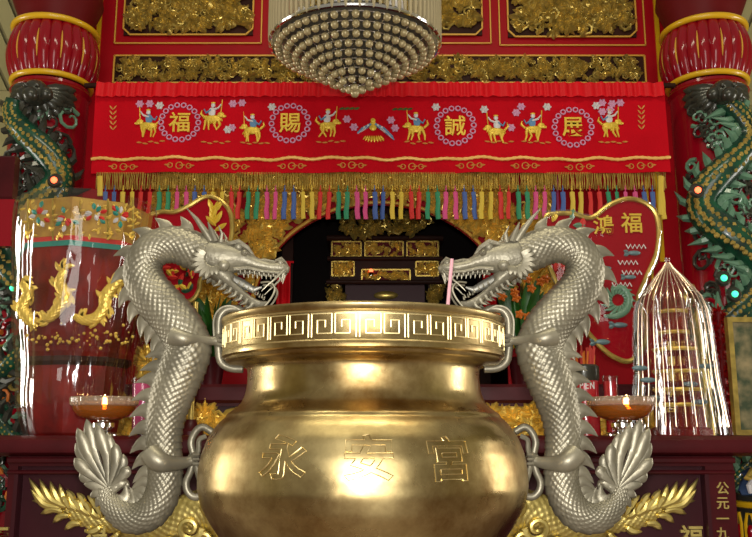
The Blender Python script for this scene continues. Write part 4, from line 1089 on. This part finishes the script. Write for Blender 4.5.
for (u, v, s) in ((634, 253, 1), (630, 277, .9), (620, 325, 1.1), (602, 342, 1.2), (606, 268, .8)):
    p = P(u, v, 3.303); k = mpp(v, 3.303) * s; b.ball(p, 7 * k, 12, 6, sy=.3, sz=.36); b.petal(p + Vector((-5 * k, 0, 0)), (-1, .5), 6 * k, 2 * k, .006); b.petal(p + Vector((-5 * k, 0, 0)), (-1, -.5), 6 * k, 2 * k, .006)
b.build('sequin_fish', M['tealgrey'], fr)
b = MB()
for (u0, v) in ((626, 246), (618, 262), (622, 272), (612, 284)):
    pts = [P(u0 + i * 2.2, v + (2.5 if i % 2 else -1.5), 3.303) for i in range(10)]; b.tube(pts, .003, 5)
b.build('white_stitching', M['white'], fr)
b = MB(); q = [(P(u, v, 3.303).x, P(u, v, 3.303).z, r * .004) for u, v, r in ((612, 290, 1.5), (622, 288, 2.4), (629, 298, 3), (626, 310, 3), (616, 316, 2.6), (604, 316, 1))]; scaly(b, q, 3.303, .016, 10, .003, .7, 5)
for k in range(16): a = k / 16 * 6.28; blade(b, [D_ for D_ in [(P(618 + 6 * cos(a), 300 + 6 * sin(a), 3.303).x, P(0, 300 + 6 * sin(a), 3.303).z), (P(618 + 12 * cos(a + .3), 300 + 12 * sin(a + .3), 3.303).x, P(0, 300 + 12 * sin(a + .3), 3.303).z), (P(618 + 18 * cos(a + .5), 300 + 16 * sin(a + .5), 3.303).x, P(0, 300 + 16 * sin(a + .5), 3.303).z)]], .007, .005, 6, 3.303)
b.build('green_dragon_motif', M['lgreen'], fr)
b = MB()
for k in range(26):
    p = P(rr.uniform(552, 586), rr.uniform(220, 262), 3.303); a = rr.uniform(0, 6.28); b.mi(k % 3).petal(p, (cos(a), sin(a)), .05, .012, .008)
b.build('brocade_leaves', [M['red_t'], M['gold_th'], M['lgreen']], fr)
# crinkled wrap over the fan: a shallow bag round it
def wrap(parent, pts, Y, th, seed, nrad=16):
    q = [tuple(x) for x in smooth_path([(P(u, v, Y).x, P(u, v, Y).z) for u, v in pts], 8, True)]; n = len(q); cx_ = sum(p[0] for p in q) / n; cz_ = sum(p[1] for p in q) / n
    rr = random.Random(seed); wv = [(rr.uniform(-30, 30), rr.uniform(-12, 12), rr.uniform(0, 6), rr.uniform(.003, .008)) for _ in range(7)]
    b = MB()
    for side in (-1, 1):
        vs = []; fs = []
        for j in range(nrad + 1):
            s = j / nrad
            for (x, z) in q:
                xx, zz = cx_ + (x - cx_) * s, cz_ + (z - cz_) * s; y = Y + side * (th * math.sqrt(max(0, 1 - s ** 3)) + sum(a * sin(fx * xx + fz * zz + ph) for fx, fz, ph, a in wv) * (1 - s ** 6))
                vs.append((xx, y, zz))
        for j in range(nrad):
            for k in range(n):
                f = (j * n + k, j * n + (k + 1) % n, (j + 1) * n + (k + 1) % n, (j + 1) * n + k); fs.append(f if side > 0 else f[::-1])
        b.add(vs, fs)
        if side < 0: pass
    part_label(b.build('cellophane', M['film2'], parent, angle=80), 'clear cellophane wrapping')
wrap(fr, [(540, 216), (556, 210), (572, 210), (591, 214), (608, 202), (627, 196), (648, 200), (661, 218), (661, 252), (649, 282), (643, 300), (650, 322), (648, 350), (632, 366), (610, 361), (594, 347), (577, 325), (555, 292), (541, 256)], 3.31, .03, 3)
fl, rr = fan(3.335, [(146, 226), (150, 216), (162, 212), (175, 212), (189, 206), (206, 197), (221, 201), (231, 215), (231, 240), (222, 262), (202, 278), (199, 290), (192, 300), (176, 304), (162, 300), (152, 280), (146, 250)],
    'smaller red heart-shaped fan behind the left dragon head', (), 8, False)
b = MB()
for k in range(26):
    p = P(rr.uniform(166, 192), rr.uniform(262, 296), 3.30); a = rr.uniform(0, 6.28); b.mi(k % 3).petal(p, (cos(a), sin(a)), .04, .01, .008)
for k in range(10):
    p = P(rr.uniform(210, 222), rr.uniform(212, 232), 3.30); a = rr.uniform(.6, 2.4); b.mi(1).petal(p, (cos(a), sin(a)), .06, .01, .008)
b.build('brocade_leaves', [M['red_t'], M['gold_th'], M['dgreen']], fl)

# cellophane bundle on the right
YR = 3.0; ox = P(680, 420, YR).x
of = thing('wrapped_offering', (ox, YR, TT), 'red and gold offering tower wrapped in a pleated cellophane cone', 'offering')
kr = mpp(350, YR); zr_ = lambda v: P(0, v, YR).z
b = MB(); b.lathe([(30 * kr, TT), (30 * kr, TT + .02), (24 * kr, TT + .03), (24 * kr, zr_(400)), (20 * kr, zr_(396)), (20 * kr, zr_(345)), (14 * kr, zr_(340)), (12 * kr, zr_(300)), (3 * kr, zr_(285))], (ox, YR, 0), 8, .39); b.build('offering_tower', M['bundle'], of, smooth=False)
b = MB()
for v in (405, 390, 372, 350, 333, 312): r = np.interp(v, (285, 300, 340, 345, 400, 420), (5, 13, 15, 21, 24, 26)) * kr; b.ring((ox, YR, zr_(v)), r, .007, 8, 6)
for k in range(5): put_glyph(b, '福壽康寧吉'[k], (P(671, 352 + k * 15, YR - 25 * kr).x, YR - 25 * kr, zr_(348 + k * 15)), 10 * kr, .006)
b.build('gold_bands', M['gilt'], of)
b = MB()
for (u, v) in ((640, 368), (648, 380), (706, 366), (700, 402), (690, 384), (655, 398)):
    p = P(u, v, YR - .09); b.ball(p, 8 * kr, 12, 6, sy=.3, sz=.32)
b.build('foil_fish', M['tealgrey'], of)
rr = random.Random(31); npl = 46
prof = [(2.5, zr_(258)), (3, zr_(265)), (11, zr_(274)), (22, zr_(288)), (31, zr_(302)), (35, zr_(325)), (38, zr_(380)), (42, zr_(415)), (44, TT + .003)]
prof = [tuple(q) for q in smooth_path(prof, 4)]
am = [rr.uniform(.2, 2.0) for _ in range(npl)]
b = MB(); b.lathe([(r * kr, z) for r, z in prof], (ox, YR, 0), npl * 6, fn=lambda a, i: 1 + .075 * am[int((a / (2 * PI) * npl)) % npl] * (abs(((a / (2 * PI) * npl) % 1) - .5) * 2 - .5) * 2)
b.f = b.f[:-2]; b.m = b.m[:-2]
b.v = [(x + (P(668, 270, YR).x - ox) * max(0, (z - TT) / (zr_(268) - TT)), y, z) for x, y, z in b.v]
part_label(b.build('cellophane', M['film2'], of, angle=25), 'clear pleated cellophane cone')
# gold creases where the film is gathered
b = MB()
for j in range(15):
    a = PI + PI * (j + .5) / 15; pts = []
    for r, z in prof[3::3]: pts.append((ox + (P(668, 270, YR).x - ox) * max(0, (z - TT) / (zr_(268) - TT)) + r * kr * 1.03 * cos(a), YR + r * kr * 1.03 * sin(a), z))
    b.tube(pts, .0022, 5)
b.build('gathered_creases', mat('gold_foil_crease', (.80, .60, .45), .25, .8), of)
# second crumpled bundle
cw = thing('wrapped_parcel', (P(706, 420, 3.27).x, 3.27, TT), 'crumpled clear cellophane parcel between pleated cone and red tinsel', 'offering')
x_ = P(706, 420, 3.27).x; b = MB(); rr = random.Random(8); ph = [rr.uniform(0, 6) for _ in range(8)]
b.lathe([(9 * kr, TT), (11 * kr, zr_(400)), (10 * kr, zr_(360)), (12 * kr, zr_(325)), (13 * kr, zr_(300)), (9 * kr, zr_(286))], (x_, 3.27, 0), 64, fn=lambda a, i: 1 + .18 * sin(5 * a + ph[i % 8]) * sin(3 * a + ph[(i * 3) % 8]) + .08 * sin(17 * a + i)); part_label(b.build('cellophane', M['film'], cw, angle=20), 'clear crumpled cellophane')
b = MB(); b.lathe([(9 * kr, TT), (9 * kr, zr_(395)), (7 * kr, zr_(340)), (10 * kr, zr_(310)), (3 * kr, zr_(300))], (x_, 3.27, 0), 12); b.build('parcel', M['gilt_dull'], cw)
# tinsel garland post
px_ = P(726, 420, 3.30).x; b = MB(); rr = random.Random(15)
for i in range(420):
    z = rr.uniform(TT + .015, zr_(300)); a = rr.uniform(0, 6.28); b.petal((px_, 3.30, z), (cos(a), sin(a) * .6), .035, .004, rr.uniform(-.01, .03))
b.mi(1).lathe([(.028, TT), (.02, TT + .02), (.014, TT + .05), (.014, zr_(300))], (px_, 3.30, 0), 10)
tag(b.build('tinsel_garland', [M['tinsel'], M['red_dark']], origin=(px_, 3.30, TT)), 'upright red tinsel garland left of the gold picture frame', 'decoration')
# picture frame at the right edge
Yp = 3.0; pf = thing('picture_frame', (P(752, 430, Yp).x, Yp, TT), 'gold framed faded picture at the right edge of the altar', 'picture')
x0, x1, z0, z1 = R4(736, 790, 317, 429, Yp); z0 = TT + .002
b = MB(); fw = 5 * mpp(380, Yp)
b.box(x0, x0 + fw, Yp, Yp + .03, z0, z1); b.box(x1 - fw, x1, Yp, Yp + .03, z0, z1); b.box(x0 + fw, x1 - fw, Yp, Yp + .03, z1 - fw, z1); b.box(x0 + fw, x1 - fw, Yp, Yp + .03, z0, z0 + fw)
b.build('frame', M['gilt_dull'], pf, smooth=False); MB().box(x0 + fw, x1 - fw, Yp + .012, Yp + .024, z0 + fw, z1 - fw).build('picture', M['paper'], pf, smooth=False)
b = MB(); b.tube([(x0 + .08, Yp + .03, z1 - .1), (x0 + .08, Yp + .14, TT + .004)], .008, 8); b.build('prop', M['darkwood'], pf)

# incense pot and tin
Yi = 3.10; ix = P(585, 400, Yi).x; ki = mpp(390, Yi); zi = lambda v: P(0, v, Yi).z
ip = thing('incense_tin', (ix, Yi, TT), 'red lettered tin with dark collar holding incense sticks by right dragon', 'tin')
MB().lathe([(14 * ki, TT), (14 * ki, zi(380))], (ix, Yi, 0), 36).build('tin', M['tin'], ip)
MB().lathe([(14.2 * ki, zi(381)), (15 * ki, zi(378)), (15 * ki, zi(367)), (13 * ki, zi(365)), (12 * ki, zi(372)), (.0001, zi(374))], (ix, Yi, 0), 36).build('collar', M['dblack'], ip)
b = MB()
for i, c in enumerate('PEN'):
    a = -.42 + .36 * i; vs, fs = glyph(c, .12, .01)
    b.add([(ix + (14.1 * ki + .002 + v.z * .01) * sin(a + v.x * .5), Yi - (14.1 * ki + .002 + v.z * .01) * cos(a + v.x * .5), zi(386) + v.y * 10 * ki) for v in vs], fs)
b.build('white_lettering', M['white'], ip)
rr = random.Random(2)
def stick_mesh(x, y, z0, x1, y1, z1): return MB().tube([(x, y, z0), (x1, y1, z1)], .0032, 5)
for i in range(34):
    a = rr.uniform(0, 6.28); q = 12 * ki * math.sqrt(rr.random()) * .85; L = rr.uniform(16, 27) * ki
    x, y = ix + q * cos(a), Yi + q * sin(a); sp = 1.25
    o = stick_mesh(x, y, zi(372), ix + (x - ix) * sp + rr.uniform(-.006, .006), Yi + (y - Yi) * sp, zi(372) + L).build('incense_stick', M['stickred'] if i % 5 else M['orange'], origin=(x, y, zi(372)))
    tag(o, 'thin red incense stick standing in the dark-collared red tin', 'incense stick', 'incense sticks in the tin')
# clear glass cups with red drink beside it
for u, Y, lab in ((611, 3.08, 'slim red glass cup just right of the lettered incense tin'), (143, 3.02, 'small pink glass cup between the left oil lamp and dragon')):
    x = P(u, 400, Y).x; t = thing('glass_cup', (x, Y, TT), lab, 'cup'); z = P(0, 376 if u > 300 else 378, Y).z; r = (8 if u > 300 else 12) * ki
    MB().lathe([(r * .8, TT), (r, z), (r * .93, z), (r * .74, TT + .01), (.0001, TT + .01)], (x, Y, 0), 24).build('glass', M['film2'], t)
    MB().lathe([(r * .72, TT + .011), (r * .9, z - .02), (.0001, z - .02)], (x, Y, 0), 24).build('drink', M['pink_t'] if u < 300 else M['tin'], t)
# gold paper flower behind the left dragon
fx = P(149, 362, 3.33); ff = thing('gold_flower', (fx.x, 3.33, TT), 'gold paper flower on a stick between the lantern and left dragon', 'ornament')
b = MB(); rr = random.Random(6)
for k in range(70):
    a = rr.uniform(0, 6.28); q = rr.uniform(0, .035); b.petal((fx.x + q * cos(a), 3.33 - rr.uniform(0, .03), fx.z + 1.3 * q * sin(a)), (cos(a), sin(a)), .035, .01, .012)
b.build('petals', M['gilt'], ff); MB().tube([(fx.x, 3.33, fx.z), (fx.x, 3.33, TT)], .005, 6).build('stem', M['gilt_dull'], ff)
b = MB(); b.lathe([(.03, TT), (.03, TT + .006), (.015, TT + .012), (.0055, TT + .02)], (fx.x, 3.33, 0), 16); b.build('base', M['maroon'], ff)

# potted plants on the rear table
def plant(u, vtop, spread, label, seed, n=26):
    Y = 3.60; x = P(u, 330, Y).x; t = thing('potted_plant', (x, Y, RT), label, 'plant', 'green plants behind the urn')
    k = mpp(330, Y); MB().lathe([(11 * k, RT), (14 * k, RT + .11), (15 * k, RT + .12), (13 * k, RT + .12), (12 * k, RT + .10), (.0001, RT + .10)], (x, Y, 0), 24).build('pot', M['maroon'], t)
    zt_ = P(0, vtop, Y).z; rr = random.Random(seed); b = MB()
    for i in range(n):
        a = rr.uniform(0, 6.28); h = (zt_ - RT - .1) * rr.uniform(.6, 1.0); ln = rr.uniform(.3, 1) * spread * k
        p0 = Vector((x, Y, RT + .09)); p1 = p0 + Vector((cos(a) * ln * .35, sin(a) * ln * .3, h * .7)); p2 = p0 + Vector((cos(a) * ln, sin(a) * ln * .7, h))
        pts = [p0 * (1 - s) ** 2 + p1 * 2 * s * (1 - s) + p2 * s * s for s in [j / 7 for j in range(8)]]
        b.tube(pts, [.004, .01, .017, .021, .022, .018, .011, .001], 6, .18, up=(sin(a), -cos(a), .2))
    b.build('leaves', M['green'], t); return t
plant(212, 292, 30, 'dark green leafy plant below the left dragon jaw', 1, 34)
pr2 = plant(522, 272, 28, 'taller green plant with orange blooms below the right dragon jaw', 2, 40)
b = MB(); rr = random.Random(44)
for k in range(16):
    p = P(rr.uniform(494, 548), rr.uniform(274, 318), 3.54)
    for j in range(5): a = j * 1.26; b.petal(p, (cos(a), sin(a)), .022, .008, .008)
b.build('blossoms', M['orange'], pr2)

# ------------------------------------------------------------------ edges of the picture
# painted drum under the overhanging table top
Yd = 3.05; x = P(766, 480, Yd).x; t = thing('painted_drum', (x, Yd, 0), 'black, red and yellow painted drum at the bottom right edge', 'drum')
kk = mpp(490, Yd); zd = lambda v: P(0, v, Yd - 26 * kk).z; dR = 30 * kk
MB().lathe([(dR, 0), (dR, zd(506))], (x, Yd, 0), 40).build('shell', M['dblack'], t)
b = MB(); b.ring((x, Yd, zd(506)), dR, .012, 40, 8); b.build('yellow_hoop', M['yellow'], t)
MB().lathe([(dR, zd(503)), (dR * 1.03, zd(502)), (dR * 1.03, zd(497)), (dR * .95, zd(496))], (x, Yd, 0), 40).build('black_hoop', M['dblack'], t)
for k in range(12):
    a = 2 * PI * k / 12; b = MB()
    for j in range(2):
        ps_ = [(x + dR * 1.005 * cos(a + s2 * .16), Yd + dR * 1.005 * sin(a + s2 * .16), zz) for s2, zz in ((-1, zd(540)), (-1, zd(525)), (-.5, zd(515)), (.5, zd(515)), (1, zd(525)), (1, zd(540)))]
    b.tube(ps_, .006, 6); b.mi(1).ball((x + dR * .97 * cos(a), Yd + dR * .97 * sin(a), zd(534)), dR * .13, 12, 8, sz=2.0); b.build('painted_petal', [M['yellow'], M['red_gloss']], t)
gx = x - .025; z0_ = zd(496)
g = thing('painted_figurine', (gx, Yd, z0_), 'colourful blue, white and gold figurine on the painted drum', 'figurine')
b = MB(); b.lathe([(.066, 0), (.072, .012), (.06, .036), (.046, .06), (.052, .072), (.03, .088), (.018, .092)], (gx, Yd, z0_), 30, fn=lambda a, i: 1 + .10 * sin(6 * a + i)); b.build('robe', M['bluep'], g)
b = MB(); b.ball((gx, Yd, z0_ + .106), .018, 14, 10, sz=1.1); b.ball((gx, Yd - .018, z0_ + .105), .004, 8, 6); b.build('head', M['orange'], g)
for j in range(4): MB().tube([(gx - .06 + .03 * j, Yd - .068, z0_ + .008), (gx - .066 + .03 * j, Yd - .07, z0_ + .032), (gx - .04 + .022 * j, Yd - .055, z0_ + .06)], [.008, .010, .005], 7).build('white_sash', M['white'], g)
MB().ring((gx, Yd, z0_ + .118), .016, .006, 20, 8).build('crown', M['gilt'], g)
for s2 in (-1, 1): MB().tube([(gx + s2 * .03, Yd - .03, z0_ + .08), (gx + s2 * .062, Yd - .05, z0_ + .058), (gx + s2 * .025, Yd - .07, z0_ + .042)], [.014, .012, .007], 8).build('sleeve', M['gilt'], g)
# red board at the left edge
Yg = 3.46; x0, x1, z0, z1 = R4(-40, 10.5, 156, 246, Yg)
t = thing('red_board', ((x0 + x1) / 2, Yg, z0), 'red wooden board with brown cap at the left edge beside the column', 'board')
zm = P(0, 199, Yg).z
MB().box(x0, x1, Yg, Yg + .04, z0, zm).build('board', M['red_gloss'], t, smooth=False); MB().cbox(x0, x1 - .006, Yg - .01, Yg + .04, zm, z1, .008).build('cap', M['maroon'], t, smooth=False)
MB().box(x0, x0 + .06, Yg + .005, Yg + .035, 0, z0).build('post', M['maroon'], t, smooth=False)
